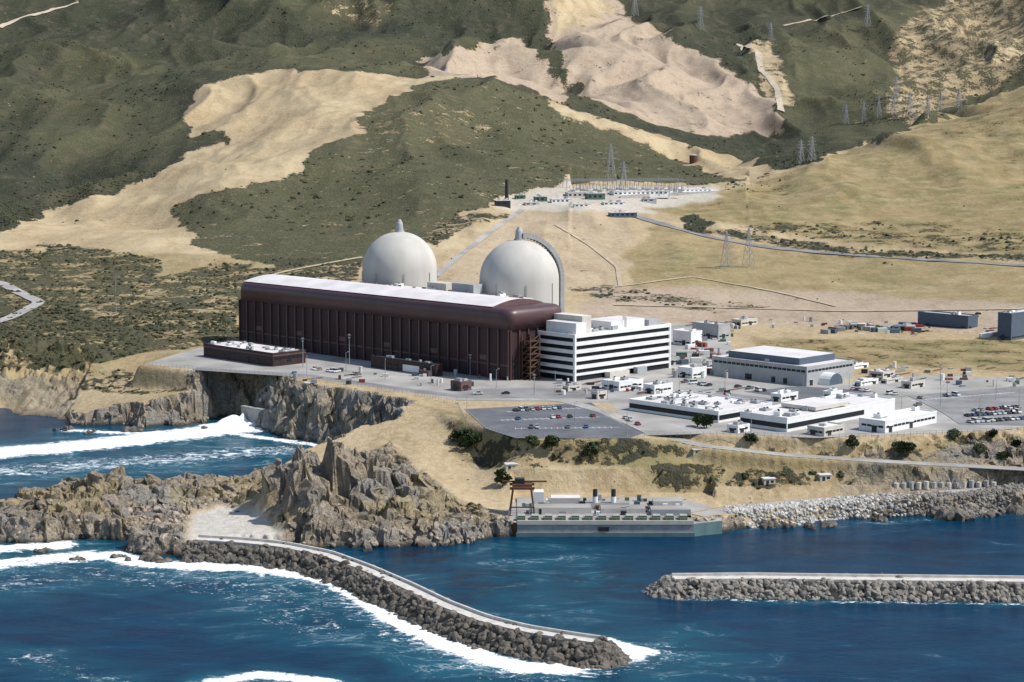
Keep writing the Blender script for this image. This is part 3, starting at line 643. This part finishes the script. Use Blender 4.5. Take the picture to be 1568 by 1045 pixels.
# ---------------------------------------------------------------- roads
def ribbon(name,R,wd,mat,dz=.12,flat=True,mark=False):
    R=np.asarray(R); t=np.gradient(R[:,:2],axis=0); t/=np.linalg.norm(t,axis=1)[:,None]; nn_=np.stack([-t[:,1],t[:,0]],1)
    wv2=wd*(1+.0*R[:,0]) if flat else wd*(.75+.5*fbm(R[:,0]/20,R[:,1]/20,2,5))
    L=R[:,:2]+nn_*wv2[:,None]/2; Rr=R[:,:2]-nn_*wv2[:,None]/2
    if flat: zl=zr_=R[:,2]+dz
    else:
        zc=G(R[:,0],R[:,1]); zl=np.maximum(G(L[:,0],L[:,1]),zc-.5)+dz; zr_=np.maximum(G(Rr[:,0],Rr[:,1]),zc-.5)+dz
    V=np.concatenate([np.column_stack([Rr,zr_]),np.column_stack([L,zl])]); m_=len(R)
    Fq=[(i,i+1,i+1+m_,i+m_) for i in range(m_-1)]
    ob=np_mesh(name,V,Fq,[mat],True)
    me=ob.data
    if me.polygons[0].normal.z<0: me.flip_normals()
    if mark:
        b=MB()
        for i in range(0,m_-1,2): b.beam((R[i,0],R[i,1],R[i,2]+dz),(R[i+1,0],R[i+1,1],R[i+1,2]+dz),.16,YEL)
        for side in (L,Rr):
            for i in range(m_-1): b.beam((side[i,0],side[i,1],R[i,2]+.1),(side[i+1,0],side[i+1,1],R[i+1,2]+.1),.25,CONC)
        o=b.obj('markings_and_kerb'); o.parent=ob
    return ob
ribbon('bluff_road',bluff,7.5,pavem,.2,True,True); ribbon('shore_road',shore,8,pavem,.2,True,True)
for nm,P,wd,mt,step in [('hillside_road',[(952,326),(1000,340),(1060,358),(1150,377),(1250,388),(1400,398),(1568,408),(1750,420)],9,asphl,8),
 ('slope_track',[(668,424),(700,396),(750,357),(800,322)],5,pavem,6),('dirt_track',[(940,468),(1100,472),(1300,478),(1568,474),(1740,478)],5,dirt2,8),
 ('coast_road',[(-60,425),(0,433),(35,452),(62,464),(40,476),(15,488),(-40,505)],9,pavem,5),('dirt_track',[(1128,68),(1160,78),(1165,108),(1190,135),(1196,172)],11,dirt,10),
 ('dirt_track',[(375,432),(450,414),(555,395)],4,dirt2,6),('dirt_track',[(0,44),(25,30),(60,22),(120,5)],9,dirt,10),('dirt_track',[(945,440),(1060,425),(1190,448),(1280,470)],3,dirt2,6),
 ('dirt_track',[(850,345),(900,375),(945,410),(950,440)],3,dirt2,6),('dirt_track',[(1200,40),(1260,28),(1320,12)],7,dirt2,10)]:
    R=resample(hitpoly(P,8,False),step); R[:,2]=G(R[:,0],R[:,1]); ribbon(nm,R,wd,mt,.55,False)
# ---------------------------------------------------------------- boulders
def ico(sub):
    bm=bmesh.new(); bmesh.ops.create_icosphere(bm,subdivisions=sub,radius=1); V=np.array([v.co[:] for v in bm.verts]); Fq=np.array([[v.index for v in f_.verts] for f_ in bm.faces]); bm.free(); return V,Fq
IV,IF=ico(2); I1,J1=ico(1)
def variants(V,k_,amp):
    out=[]
    for i in range(k_):
        dirs=rng.normal(size=(9,3)); dirs/=np.linalg.norm(dirs,axis=1)[:,None]; offs=rng.uniform(.5,.9,9); W_=V.copy()
        for d,o_ in zip(dirs,offs):
            dd=W_@d; W_-=np.outer(np.maximum(dd-o_,0),d)
        out.append(W_+rng.normal(size=V.shape)*amp)
    return out
RV=variants(IV,8,.03); SV=variants(IV,6,.14); SV1=variants(I1,6,.16)
def rotm(N_):
    q=rng.normal(size=(N_,4)); q/=np.linalg.norm(q,axis=1)[:,None]; a,b_,c_,d=q.T
    return np.stack([np.stack([1-2*(c_*c_+d*d),2*(b_*c_-a*d),2*(b_*d+a*c_)],1),np.stack([2*(b_*c_+a*d),1-2*(b_*b_+d*d),2*(c_*d-a*b_)],1),np.stack([2*(b_*d-a*c_),2*(c_*d+a*b_),1-2*(b_*b_+c_*c_)],1)],1)
def scatter(name,P,size,var,Fq,mat,squash=(1,1,1),smooth=False,full=True):
    P=np.asarray(P); N_=len(P); nv=len(var[0]); idx=rng.integers(0,len(var),N_); B=np.stack(var)[idx]*(np.asarray(size)[:,None,None])*rng.uniform(.7,1.3,(N_,1,3))
    if full: B=np.einsum('nij,nkj->nki',rotm(N_),B)
    else:
        a=rng.uniform(0,6.28,N_); ca,sa=np.cos(a)[:,None],np.sin(a)[:,None]; B=np.stack([B[:,:,0]*ca-B[:,:,1]*sa,B[:,:,0]*sa+B[:,:,1]*ca,B[:,:,2]*.75],2)
    V=(B*np.array(squash)+P[:,None]).reshape(-1,3); FF=(Fq[None]+np.arange(N_)[:,None,None]*nv).reshape(-1,3)
    return np_mesh(name,V,FF,[mat],smooth)
def breakwater(name,line,zc,n_out,lat,rock,size=1.25):
    R=resample([np.array([p[0],p[1],zc]) for p in line],3)
    t=np.gradient(R[:,:2],axis=0); t/=np.linalg.norm(t,axis=1)[:,None]; nn_=np.stack([-t[:,1],t[:,0]],1); m_=len(R)
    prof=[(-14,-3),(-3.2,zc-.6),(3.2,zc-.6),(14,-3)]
    V=np.concatenate([np.column_stack([R[:,:2]+nn_*o_,np.full(m_,zq)]) for o_,zq in prof]); Fq=[]
    for kk in range(3):
        for i in range(m_-1): Fq.append((kk*m_+i,kk*m_+i+1,(kk+1)*m_+i+1,(kk+1)*m_+i))
    par=bpy.data.objects.new(name,None); scene.collection.objects.link(par)
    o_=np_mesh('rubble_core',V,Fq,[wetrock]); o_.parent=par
    b=MB()
    for i in range(m_-1):
        def q(off,zq,j): pp=R[j,:2]+nn_[j]*off; return (pp[0],pp[1],zq)
        z0,z1=zc-.7,zc+.25; L_,Rr_=3.0,-2.0
        b.quad(q(L_,z1,i),q(Rr_,z1,i),q(Rr_,z1,i+1),q(L_,z1,i+1),0); b.quad(q(Rr_,z0,i),q(Rr_,z0,i+1),q(Rr_,z1,i+1),q(Rr_,z1,i),0); b.quad(q(L_,z0,i),q(L_,z0,i+1),q(L_,z1,i+1),q(L_,z1,i),0)
        a0,a1=(2.3,3.0); zt=zc+1.2
        b.quad(q(a0,zt,i),q(a1,zt,i),q(a1,zt,i+1),q(a0,zt,i+1),0); b.quad(q(a0,z1,i),q(a0,z1,i+1),q(a0,zt,i+1),q(a0,zt,i),0); b.quad(q(a1,z0,i),q(a1,z0,i+1),q(a1,zt,i+1),q(a1,zt,i),0)
    o_=b.obj('crest_path',mats=[pathm]); o_.parent=par
    P=[];Sz=[]
    for _ in range(n_out):
        i=rng.integers(0,m_); sgn=-1 if rng.random()<.65 else 1; w_=rng.uniform(0,1); off=sgn*(3.0+w_*9.2); zq=zc-.9-(w_*(zc+2.1))
        pp=R[i,:2]+nn_[i]*off+rng.normal(size=2)*.8; P.append((pp[0],pp[1],zq+rng.uniform(0,.7))); Sz.append(rng.uniform(.6,1.3)*size)
    for end,sg in ((R[0],-1),(R[-1],1)):
        if (sg==1 and lat=='end') or (sg==-1 and lat=='start'):
            tt=t[-1] if sg==1 else -t[0]
            for _ in range(330):
                a=rng.uniform(-1.7,1.7)+math.atan2(tt[1],tt[0]); w_=rng.uniform(0,1); rr_=2.2+w_*9.5
                P.append((end[0]+rr_*math.cos(a),end[1]+rr_*math.sin(a),zc-.5-w_*(zc+2))); Sz.append(rng.uniform(.6,1.3)*size)
    o_=scatter('armour_stones',P,Sz,RV,IF,rock); o_.parent=par
pathm=simple('breakwater_path',(.56,.53,.48),.85,.18,.3,.2)
remix=simple('boulder_mixed',(.22,.20,.17),.9,.5,.3,.4)
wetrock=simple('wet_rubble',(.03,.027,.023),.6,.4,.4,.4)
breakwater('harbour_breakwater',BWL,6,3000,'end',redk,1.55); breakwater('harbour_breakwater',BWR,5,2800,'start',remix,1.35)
P=[];Sz=[]
q=resample([W(a,b_,0) for a,b_ in [(1116,806),(1200,803),(1300,792),(1400,788),(1480,790),(1568,778),(1780,770)]],1)
for _ in range(5200):
    i=rng.integers(0,len(q)); w_=rng.random(); px_,py_=q[i,0]+rng.normal()*1,q[i,1]-3+w_*13; P.append((px_,py_,max(float(G(px_,py_)),-1)+.1)); Sz.append(rng.uniform(.5,1.0)*(1.5 if rng.random()<.08 else 1))
P=np.array(P);Sz=np.array(Sz); lm=P[:,0]<W(1350,790,0)[0]+rng.normal(size=len(P))*12
scatter('riprap_revetment',P[lm],Sz[lm],RV,IF,relt); scatter('riprap_revetment',P[~lm],Sz[~lm],RV,IF,remix)
for u,v,r in [(1185,806,4.5),(1205,808,3),(1240,808,3),(1275,806,3.5),(1345,798,3),(1445,792,7),(1470,797,6),(1515,792,4),(1560,785,5),(180,856,3),(120,858,2.5),(225,858,5),(60,846,3),(295,862,4),(250,862,4),(100,660,4),(140,664,3),(200,662,4),(310,658,3)]:
    p=W(u,v,0); k_=7; P=np.column_stack([p[0]+rng.normal(size=k_)*r*.5,p[1]+rng.normal(size=k_)*r*.4,np.full(k_,r*.08)]); o=scatter('sea_rock',P,rng.uniform(.35,.65,k_)*r,RV,IF,redk)
rkb=M('crag_rock'); a1=rkb.noise(.16,6,.7,None,1.2); a2=rkb.noise(.9,5,.7)
rkb=rkb.set(col=rkb.mix(rkb.mr(a2,.48,.7,0,.8),rkb.mix(rkb.mr(a1,.38,.62),(.21,.18,.145),(.52,.43,.32)),(.10,.09,.075)),rough=.95,normal=rkb.bump(a2,.8,.8))
idx=np.nonzero((rockm>.8)&(zr>.3)&(zr<7)&(y<1100)&(y>700))[0]; idx=idx[rng.integers(0,len(idx),1300)]
P=np.column_stack([x[idx],y[idx],zr[idx]-.4]); Sz=rng.uniform(.5,1.5,len(idx)); Sz[rng.random(len(idx))<.08]*=1.8
scatter('crag_boulders',P,Sz,RV,IF,rkb)
# ---------------------------------------------------------------- shrubs
bush=M('shrub_foliage'); i_=bush.noise(.05,5); j_=bush.noise(1.3,4)
bush=bush.set(col=bush.mix(bush.mr(j_,.35,.65),bush.mix(bush.mr(i_,.35,.65),(.028,.037,.019),(.06,.062,.034)),bush.mix(bush.mr(i_,.4,.6),(.075,.083,.043),(.11,.10,.062))),rough=.9,spec=.1,normal=bush.bump(j_,1,.6))
dens=fbm(x/40,y/40,3,91)*.9+vn(x/9,y/9,92)*.5; onplat=inpoly(x,y,PLAT); ok=(~onplat)&(zr>2)&(rockm<.5)&(pale<.2)
road_d=np.minimum(segdist(x,y,bluff[::4]),segdist(x,y,shore[::4])); ok&=road_d>7
def sc_bush(name,mask,prob,s0,s1,V,Fq):
    i=np.nonzero(mask)[0]; area=np.gradient(ys)[i//NC]*(2*HWK*y[i]/NC); pr=prob*area*np.clip(scrub[i]*1.2+dens[i]-1.0,0,1)
    i=i[rng.random(len(i))<pr]; P=np.column_stack([x[i]+rng.normal(size=len(i)),y[i]+rng.normal(size=len(i)),zr[i]+.1])
    return scatter(name,P,rng.uniform(s0,s1,len(i))*rng.choice([.7,1,1.3],len(i)),V,Fq,bush,full=False)
sc_bush('coastal_scrub',ok&(y<1350),.085,.7,1.7,SV,IF)
sc_bush('coastal_scrub',ok&(y>=1350)&(y<2300)&(olive<.75),.030,.9,2.3,SV1,J1)
sc_bush('chaparral',ok&(y>=1700)&(y<4200)&(scrub>.3)&(vn(x/60,y/90,301)>.45),.003,1.4,3.0,SV1,J1)
# ---------------------------------------------------------------- trees
leafm=M('tree_foliage'); j_=leafm.noise(.8,4); leafm=leafm.set(col=leafm.mix(leafm.mr(j_,.35,.65),(.022,.036,.014),(.06,.08,.03)),rough=.8,spec=.2)
bark=simple('bark',(.10,.07,.05),.9,.3,1)
def tree_mesh(hh_,wd):
    b=MB(); b.cyl(0,0,-.5,hh_*.45,.35,.2,8,0); tips=[]
    for i in range(9):
        a=random.uniform(0,6.28);z0=hh_*random.uniform(.2,.45); r=wd*random.uniform(.3,.8); z1=hh_*random.uniform(.35,.9)
        b.beam((0,0,z0),(r*math.cos(a),r*math.sin(a),z1),.16,0); tips.append((r*math.cos(a),r*math.sin(a),z1))
    tips.append((0,0,hh_*.92))
    for tx,ty,tz in tips:
        cr=wd*random.uniform(.28,.5)
        for _ in range(90):
            d=Vector((random.gauss(0,1),random.gauss(0,1),random.gauss(0,.75))).normalized()*cr*random.uniform(.5,1.1)
            c_=Vector((tx,ty,tz))+d; u_=Vector((random.gauss(0,1),random.gauss(0,1),random.gauss(0,1))).normalized(); w_=u_.orthogonal().normalized(); s_=random.uniform(.25,.5)
            b.quad(tuple(c_-u_*s_-w_*s_),tuple(c_+u_*s_-w_*s_*.6),tuple(c_+u_*s_*.8+w_*s_),tuple(c_-u_*s_*.7+w_*s_),1)
    return b.mesh('cypress_tree',[bark,leafm])
TM=[tree_mesh(6,4),tree_mesh(4.8,4.5),tree_mesh(6.5,3.6)]
for u,v in [(1068,654),(1082,656),(716,680),(730,684),(700,676),(712,690),(815,688),(845,692),(1375,690),(1395,696),(1385,700),(1500,700),(1520,672),(1535,705),(1460,672),(1150,683),(770,745),(905,705),(1305,690),(1555,690)]:
    p=hit(u,v); place('cypress_tree',random.choice(TM),p,random.uniform(0,6),random.uniform(.6,1.0))
# ---------------------------------------------------------------- cars
carcols=[(.7,.7,.7),(.5,.52,.54),(.03,.03,.035),(.25,.03,.03),(.05,.09,.2),(.2,.2,.2),(.75,.74,.7),(.32,.29,.22)]
rub=simple('tyre_rubber',(.02,.02,.02),.9)
def car_mesh(col,kind):
    pm=simple('car_paint',col,.3,.03,1,spec=.6); b=MB()
    if kind=='car': low=[(-2.2,.35),(2.2,.35),(2.25,.7),(1.9,.85),(.95,.95),(-1.7,.95),(-2.2,.85)]; cab=[(-1.75,.95),(.95,.95),(.35,1.42),(-1.15,1.42)]
    elif kind=='van': low=[(-2.6,.4),(2.6,.4),(2.65,1.0),(1.9,1.2),(-2.6,1.2)]; cab=[(-2.55,1.2),(1.85,1.2),(1.3,2.1),(-2.5,2.1)]
    else: low=[(-2.7,.5),(2.7,.5),(2.7,1.05),(1.5,1.15),(-2.7,1.15)]; cab=[(-.5,1.15),(1.4,1.15),(.9,1.8),(-.4,1.8)]
    def ext(P_,wb,wt,mi,mtop):
        nn=len(P_); i=len(b.v); zmx=max(p[1] for p in P_)
        for sg in (-1,1):
            for (a,z_) in P_: b.v.append((a,sg*(wt if z_>=zmx-.01 and wt!=wb else wb),z_))
        b.f.append(tuple(i+k_ for k_ in range(nn))); b.m.append(mi); b.f.append(tuple(i+nn+k_ for k_ in reversed(range(nn)))); b.m.append(mi)
        for k_ in range(nn):
            k2=(k_+1)%nn; top=P_[k_][1]>=zmx-.01 and P_[k2][1]>=zmx-.01; b.f.append((i+k2,i+k_,i+nn+k_,i+nn+k2)); b.m.append(mtop if top else mi)
    ext(low,.9,.9,0,0); ext(cab,.84,.68,1,0)
    for a in (-1.4,1.4):
        for sg in (-1,1):
            i=len(b.v)
            for yy in (sg*.92,sg*.7):
                for k_ in range(10): t=k_*math.pi/5; b.v.append((a+.34*math.cos(t),yy,.34+.34*math.sin(t)))
            b.f.append(tuple(range(i,i+10))); b.m.append(2)
            for k_ in range(10): b.f.append((i+k_,i+(k_+1)%10,i+10+(k_+1)%10,i+10+k_)); b.m.append(2)
    return b.mesh('parked_'+kind,[pm,glass,rub])
CARS=[car_mesh(c_,'car') for c_ in carcols]; VANS=[car_mesh((.72,.72,.72),'van'),car_mesh((.6,.6,.58),'truck'),car_mesh((.12,.12,.13),'truck')]
def rowcars(u0,v0,u1,v1,fill,z=26.1,perp=True,step=2.75):
    a=W(u0,v0,z);d=W(u1,v1,z);L=np.linalg.norm(a-d);t=(d-a)/L;an=math.atan2(t[1],t[0])
    for i in range(int(L/step)):
        if random.random()>fill: continue
        p=a+t*(i+.5)*step; me=random.choice(CARS if random.random()<.72 else VANS); nm=me.name.split('.')[0]
        place(nm,me,p,an+(math.pi/2 if perp else 0)+(math.pi if random.random()<.5 else 0)+random.uniform(-.03,.03))
rowcars(785,630,860,626,.7);rowcars(780,643,915,638,.45);rowcars(790,656,930,655,.3);rowcars(930,622,955,634,.5,perp=False,step=6)
rowcars(1482,648,1568,642,.9);rowcars(1478,638,1568,632,.9);rowcars(1490,630,1568,624,.8);rowcars(1568,640,1700,636,.7)
rowcars(1400,612,1470,606,.5);rowcars(955,640,985,655,.5,perp=False,step=6);rowcars(700,605,880,602,.2,perp=False,step=7);rowcars(1110,590,1160,598,.5);rowcars(1040,585,1090,592,.5)
rowcars(1290,595,1380,606,.5);rowcars(480,566,560,576,.3);rowcars(900,606,960,622,.3,perp=False,step=6);rowcars(1060,615,1110,628,.5);rowcars(1300,628,1420,620,.35,perp=False,step=7);rowcars(1150,600,1230,596,.3)
rowcars(985,782,1040,782,.8,z=6.1);rowcars(1000,772,1040,772,.6,z=6.1)
# ---------------------------------------------------------------- lamps
b=MB(); b.cyl(0,0,0,10,.16,.09,8,0); b.beam((0,0,9.9),(1.6,0,10.3),.12,0); b.box(1.2,2.2,-.2,.2,10.2,10.4,0); b.cyl(0,0,0,.4,.4,.35,8,1)
LP=b.mesh('street_lamp',[steel,concg])
for u,v in [(470,575),(530,568),(590,580),(660,590),(760,596),(850,600),(930,612),(715,640),(800,655),(880,650),(960,668),(1040,606),(1110,598),(1150,662),(1230,608),(1300,604),(1440,622),(1500,640),(1560,628),(1450,606),(1380,640),(1525,612)]:
    place('street_lamp',LP,W(u,v,26),random.choice([0,1.57,.8]))
for u,v,hp in [(178,480,60),(800,466,70),(720,575,34),(818,605,34),(535,560,50),(464,562,46),(1075,540,30),(1190,560,34),(1440,590,34),(1000,560,30)]:
    p=hit(u,v); hm=hp/F*p[1]; b=MB(); b.cyl(0,0,0,hm,.25,.12,8,STL); b.box(-.8,.8,-.15,.15,hm-1.2,hm-.6,STL); b.box(-.6,.6,-.15,.15,hm-2.6,hm-2.1,STL); b.obj('utility_mast',p)
# ---------------------------------------------------------------- pylons
def pylon_mesh(hh_,th):
    b=MB(); bw=hh_*.11; lv=[0,.22,.42,.58,.7,.8,.9,1.0]; wd_=lambda t:bw*(1-t)**1.1+hh_*.014
    for i in range(len(lv)-1):
        t0,t1=lv[i],lv[i+1];a,c_=wd_(t0),wd_(t1);z0,z1=t0*hh_,t1*hh_
        C0=[(a,a),(-a,a),(-a,-a),(a,-a)];C1=[(c_,c_),(-c_,c_),(-c_,-c_),(c_,-c_)]
        for k_ in range(4):
            k2=(k_+1)%4; b.beam((*C0[k_],z0),(*C1[k_],z1),th,0); b.beam((*C0[k_],z0),(*C1[k2],z1),th*.5,0); b.beam((*C0[k2],z0),(*C1[k_],z1),th*.5,0); b.beam((*C1[k_],z1),(*C1[k2],z1),th*.5,0)
    for t,l in ((.68,.22),(.8,.18),(.92,.13)):
        z=t*hh_;w_=l*hh_
        for sg in (-1,1):
            b.beam((0,0,z+hh_*.025),(sg*w_,0,z),th*.7,0); b.beam((0,0,z-hh_*.01),(sg*w_,0,z),th*.7,0); b.beam((sg*w_,0,z),(sg*w_,0,z-hh_*.045),th*.5,0)
    return b.mesh('transmission_tower',[steel])
for u,vb,vt in [(935,288,222),(955,292,248),(1112,412,356),(1146,410,350),(1226,252,215),(1243,248,210),(1328,42,8),(1072,48,10),(972,26,-10),(1393,182,142),(1372,150,118),(1295,190,160),(1322,188,156),(1345,180,148),(1420,178,148),(1440,172,142),(1180,62,36),(1468,168,140),(1368,178,148)]:
    p=hit(u,vb); hm=(vb-vt)/F*p[1]; b_=pylon_mesh(hm,.12+p[1]*.00008); place('transmission_tower',b_,p,random.choice([.3,.5,.8]))
# ---------------------------------------------------------------- switchyard
def box_at(name,u,v,lx,ly,h_,wall,roof=ROOF,rz=.25):
    p=hit(u,v); b=MB(); b.box(0,lx,0,ly,-3,h_,wall,roof); b.box(-.3,lx+.3,-.3,ly+.3,h_,h_+.3,roof); kx=max(2,int(lx/5))
    for i in range(kx): b.box(1+(lx-2)*i/kx,1+(lx-2)*(i+.5)/kx,-.1,0,h_*.35,h_*.7,GLS)
    hvac(b,lx,ly,h_+.3,3); b.obj(name,p,rz)
for a in [(940,300,60,16,4,WHT),(1010,296,60,18,4,WHT),(870,303,22,12,5,OFF),(900,306,18,10,6,GRN),(845,312,20,8,4,WHT),(820,310,12,8,5,GRN),(805,316,14,8,3,OFF),(1035,296,40,14,4,WHT),(760,316,14,8,5,DRK),(790,306,10,6,4,GRN),(935,333,26,8,4,BLU),(880,318,16,6,3,WHT),(925,315,22,8,3,WHT),(985,310,14,6,3,GREY)]:
    box_at('switchyard_building',*a)
p=hit(1062,250); b=MB(); b.cyl(0,0,-1,10,5.5,5.5,24,BRN); b.cyl(0,0,10,12,5.7,.5,24,GREY); b.obj('water_tank',p)
p=hit(776,310); b=MB(); b.cyl(0,0,-1,22,2,1.6,16,DRK); b.obj('exhaust_stack',p)
q=[hit(a,c_) for a,c_ in [(950,304),(1010,303),(1100,294),(1085,289),(960,292)]]; zq=max(p[2] for p in q[:3])+1; b=MB(); b.v+=[(p[0],p[1],zq) for p in q]+[(p[0],p[1],zq-8) for p in q]; b.f.append((0,1,2,3,4)); b.m.append(WHT)
for k_ in range(5): b.f.append((k_,5+k_,5+(k_+1)%5,(k_+1)%5)); b.m.append(CONC)
b.obj('covered_reservoir')
b=MB()
for i in range(9):
    for j in range(3):
        X0=i*14;Y0=j*22
        for a in (0,14): b.beam((X0+a,Y0,-2),(X0+a,Y0,13),.3,0); b.beam((X0+a-1.5,Y0,-2),(X0+a,Y0,13),.2,0)
        b.beam((X0,Y0,12.5),(X0+14,Y0,12.5),.35,0); b.beam((X0,Y0,11.5),(X0+14,Y0,11.5),.2,0); b.beam((X0+7,Y0,3),(X0+7,Y0,7),.8,1); b.box(X0+5,X0+9,Y0+4,Y0+7,-1,3,1)
p=hit(868,296); b.obj('substation_gantry',p,.15,[steel,greyw])
# ---------------------------------------------------------------- intake structure
c0=W(792,822,0); x0=c0[0]; y0=c0[1]; wI=(1066-792)/F*(y0+3); dI=50
b=MB(); b.box(0,wI,0,dI,-5,6.0,CONC,PAV)
b.box(-.4,wI+.4,-.5,0,-5,1.6,TEA); b.box(0,wI,-.35,0,4.9,6.5,OFF); b.box(wI*.46,wI*.52,-.6,-.36,2.2,4,DRK)
for i in range(13): b.box(wI*i/13+.3,wI*i/13+3.2,3,7,6,7.8,GRN,CONC); b.box(wI*i/13+.6,wI*i/13+2.6,8,10,6,7.2,STL)
for i in range(40): b.beam((wI*i/39,.2,6.5),(wI*i/39,.2,7.6),.1,YEL)
b.beam((0,.2,7.6),(wI,.2,7.6),.12,YEL)
b.box(6,30,14,22,6,8.8,OFF,PAV); b.box(34,52,16,24,6,8,OFF,PAV); b.box(7,11,30,36,6,12,WHT); b.box(54,70,12,20,6,8.4,GREY,PAV)
for xx in (32,39.5): b.cyl(xx,26,6,14,1.0,.95,14,DRK); b.cyl(xx,26,8.5,11,1.05,1.05,14,WHT)
b.box(28,46,24.8,30,6,8.4,OFF,PAV); b.box(56,68,28,34,6,8.6,OFF,PAV); b.box(14,26,30,37,6,9.5,OFF,ROOF)
for i in range(60): 
    X0=random.uniform(2,wI-4);Y0=random.uniform(10,dI-6); b.box(X0,X0+random.uniform(.8,2.5),Y0,Y0+random.uniform(.8,3),6,6+random.uniform(.8,2.6),random.choice([WHT,GRN,BRN,STL,DRK,BLU,GREY]))
for (a,d) in ((-3,12),(7,12),(-3,22),(7,22)): b.beam((a,d,6),(a*.7+.6,d,17),.6,BRN)
b.box(-3,7,12,13,16.5,17.5,BRN); b.box(-3,7,21,22,16.5,17.5,BRN); b.box(-2,6,13,21,17,18.5,BRN); b.box(-1,3,14,18,18.5,20.5,DRK); b.beam((-6,17,19),(12,17,19),.6,BRN); b.box(-3,7,12.4,12.7,9,9.5,BRN)
def wedge(P_,z0,z1,mi):
    i=len(b.v); nn=len(P_)
    for zq in (z0,z1): 
        for a in P_: b.v.append((a[0],a[1],zq))
    b.f.append(tuple(i+nn+k_ for k_ in range(nn))); b.m.append(PAV)
    for k_ in range(nn): b.f.append((i+k_,i+(k_+1)%nn,i+nn+(k_+1)%nn,i+nn+k_)); b.m.append(mi)
wedge([(wI,.0),(wI+12,6),(wI+12,30),(wI,50)],-5,5.2,TEA); wedge([(-6,4),(0,0),(0,40),(-10,40)],-5,5.6,BRN)
b.obj('cooling_water_intake',(x0,y0,0))
b=MB()
for i in range(14):
    X0=i*3.3; b.cyl(X0,0,0,random.uniform(2.4,3.4),1.1,1.1,12,random.choice([OFF,GREY,CONC])); b.cyl(X0,3.2,0,3.2,1.1,1.1,12,random.choice([WHT,OFF])); b.beam((X0,0,3.4),(X0,3.2,3.4),.3,STL)
p=W(1372,750,7.5); b.obj('storage_tanks',p,.1)
b=MB(); 
for i in range(8): b.box(i*3,i*3+2.2,0,2,-1,1.8+.5*(i%3),[OFF,GREY,WHT][i%3]); b.cyl(i*3+1,3.5,-1,2.5,.8,.8,10,OFF)
b.obj('pump_skid',W(1272,752,7),.1)
for u,v in [(1062,700),(1256,740),(1170,744),(775,722)]:
    p=hit(u,v); b=MB(); b.box(0,5,0,3.5,-1,2.6,OFF,ROOF); b.box(-.3,5.3,-.3,3.8,2.6,2.9,ROOF); b.box(1,2.2,-.08,0,0,2,DRK); b.box(3,4.3,-.06,0,1,1.9,GLS); b.obj('utility_hut',p,.2)
b=MB(); b.box(0,2,0,22,0,9,CONC); b.box(-.3,2.3,0,22,9,9.6,CONC); b.obj('outfall_wall',(*W(408,650,2)[:2],0),R45)
b=MB(); q=resample([W(a,c_,26) for a,c_ in [(222,560),(300,568),(400,574),(480,582),(560,594),(640,605),(700,622),(715,652),(780,669),(870,675),(980,672),(1100,667),(1250,674),(1430,667),(1568,661),(1700,660)]],3)
for i in range(len(q)-1):
    a,d=q[i],q[i+1]; b.beam((a[0],a[1],26),(a[0],a[1],28.2),.12,0); b.beam((a[0],a[1],28.1),(d[0],d[1],28.1),.06,0); b.beam((a[0],a[1],27),(d[0],d[1],27),.05,0)
b.obj('perimeter_fence',mats=[steel])
# ---------------------------------------------------------------- light, sky, camera
el=math.radians(50); az=math.radians(100)
sd=Vector((math.sin(az)*math.cos(el),math.cos(az)*math.cos(el),math.sin(el)))
L=bpy.data.lights.new('sun','SUN'); L.energy=4.8; L.angle=math.radians(.5); L.color=(1,.965,.92)
lo=bpy.data.objects.new('sun',L); lo.rotation_euler=(-sd).to_track_quat('-Z','Y').to_euler(); scene.collection.objects.link(lo)
wd=bpy.data.worlds.new('World'); scene.world=wd; wd.use_nodes=True; nt=wd.node_tree
sk=nt.nodes.new('ShaderNodeTexSky'); sk.sky_type='NISHITA'; sk.sun_disc=False; sk.sun_elevation=el; sk.sun_rotation=az; sk.altitude=100
nt.links.new(sk.outputs[0],nt.nodes['Background'].inputs[0]); nt.nodes['Background'].inputs[1].default_value=.14
cam=bpy.data.cameras.new('camera'); cam.sensor_width=36; cam.lens=F/1568*36; cam.clip_start=5; cam.clip_end=20000
co=bpy.data.objects.new('camera',cam); co.location=(0,0,CH); co.rotation_euler=(math.pi/2-PT,0,0); scene.collection.objects.link(co); scene.camera=co
scene.view_settings.view_transform='Standard'; scene.view_settings.look='None'; scene.view_settings.exposure=0
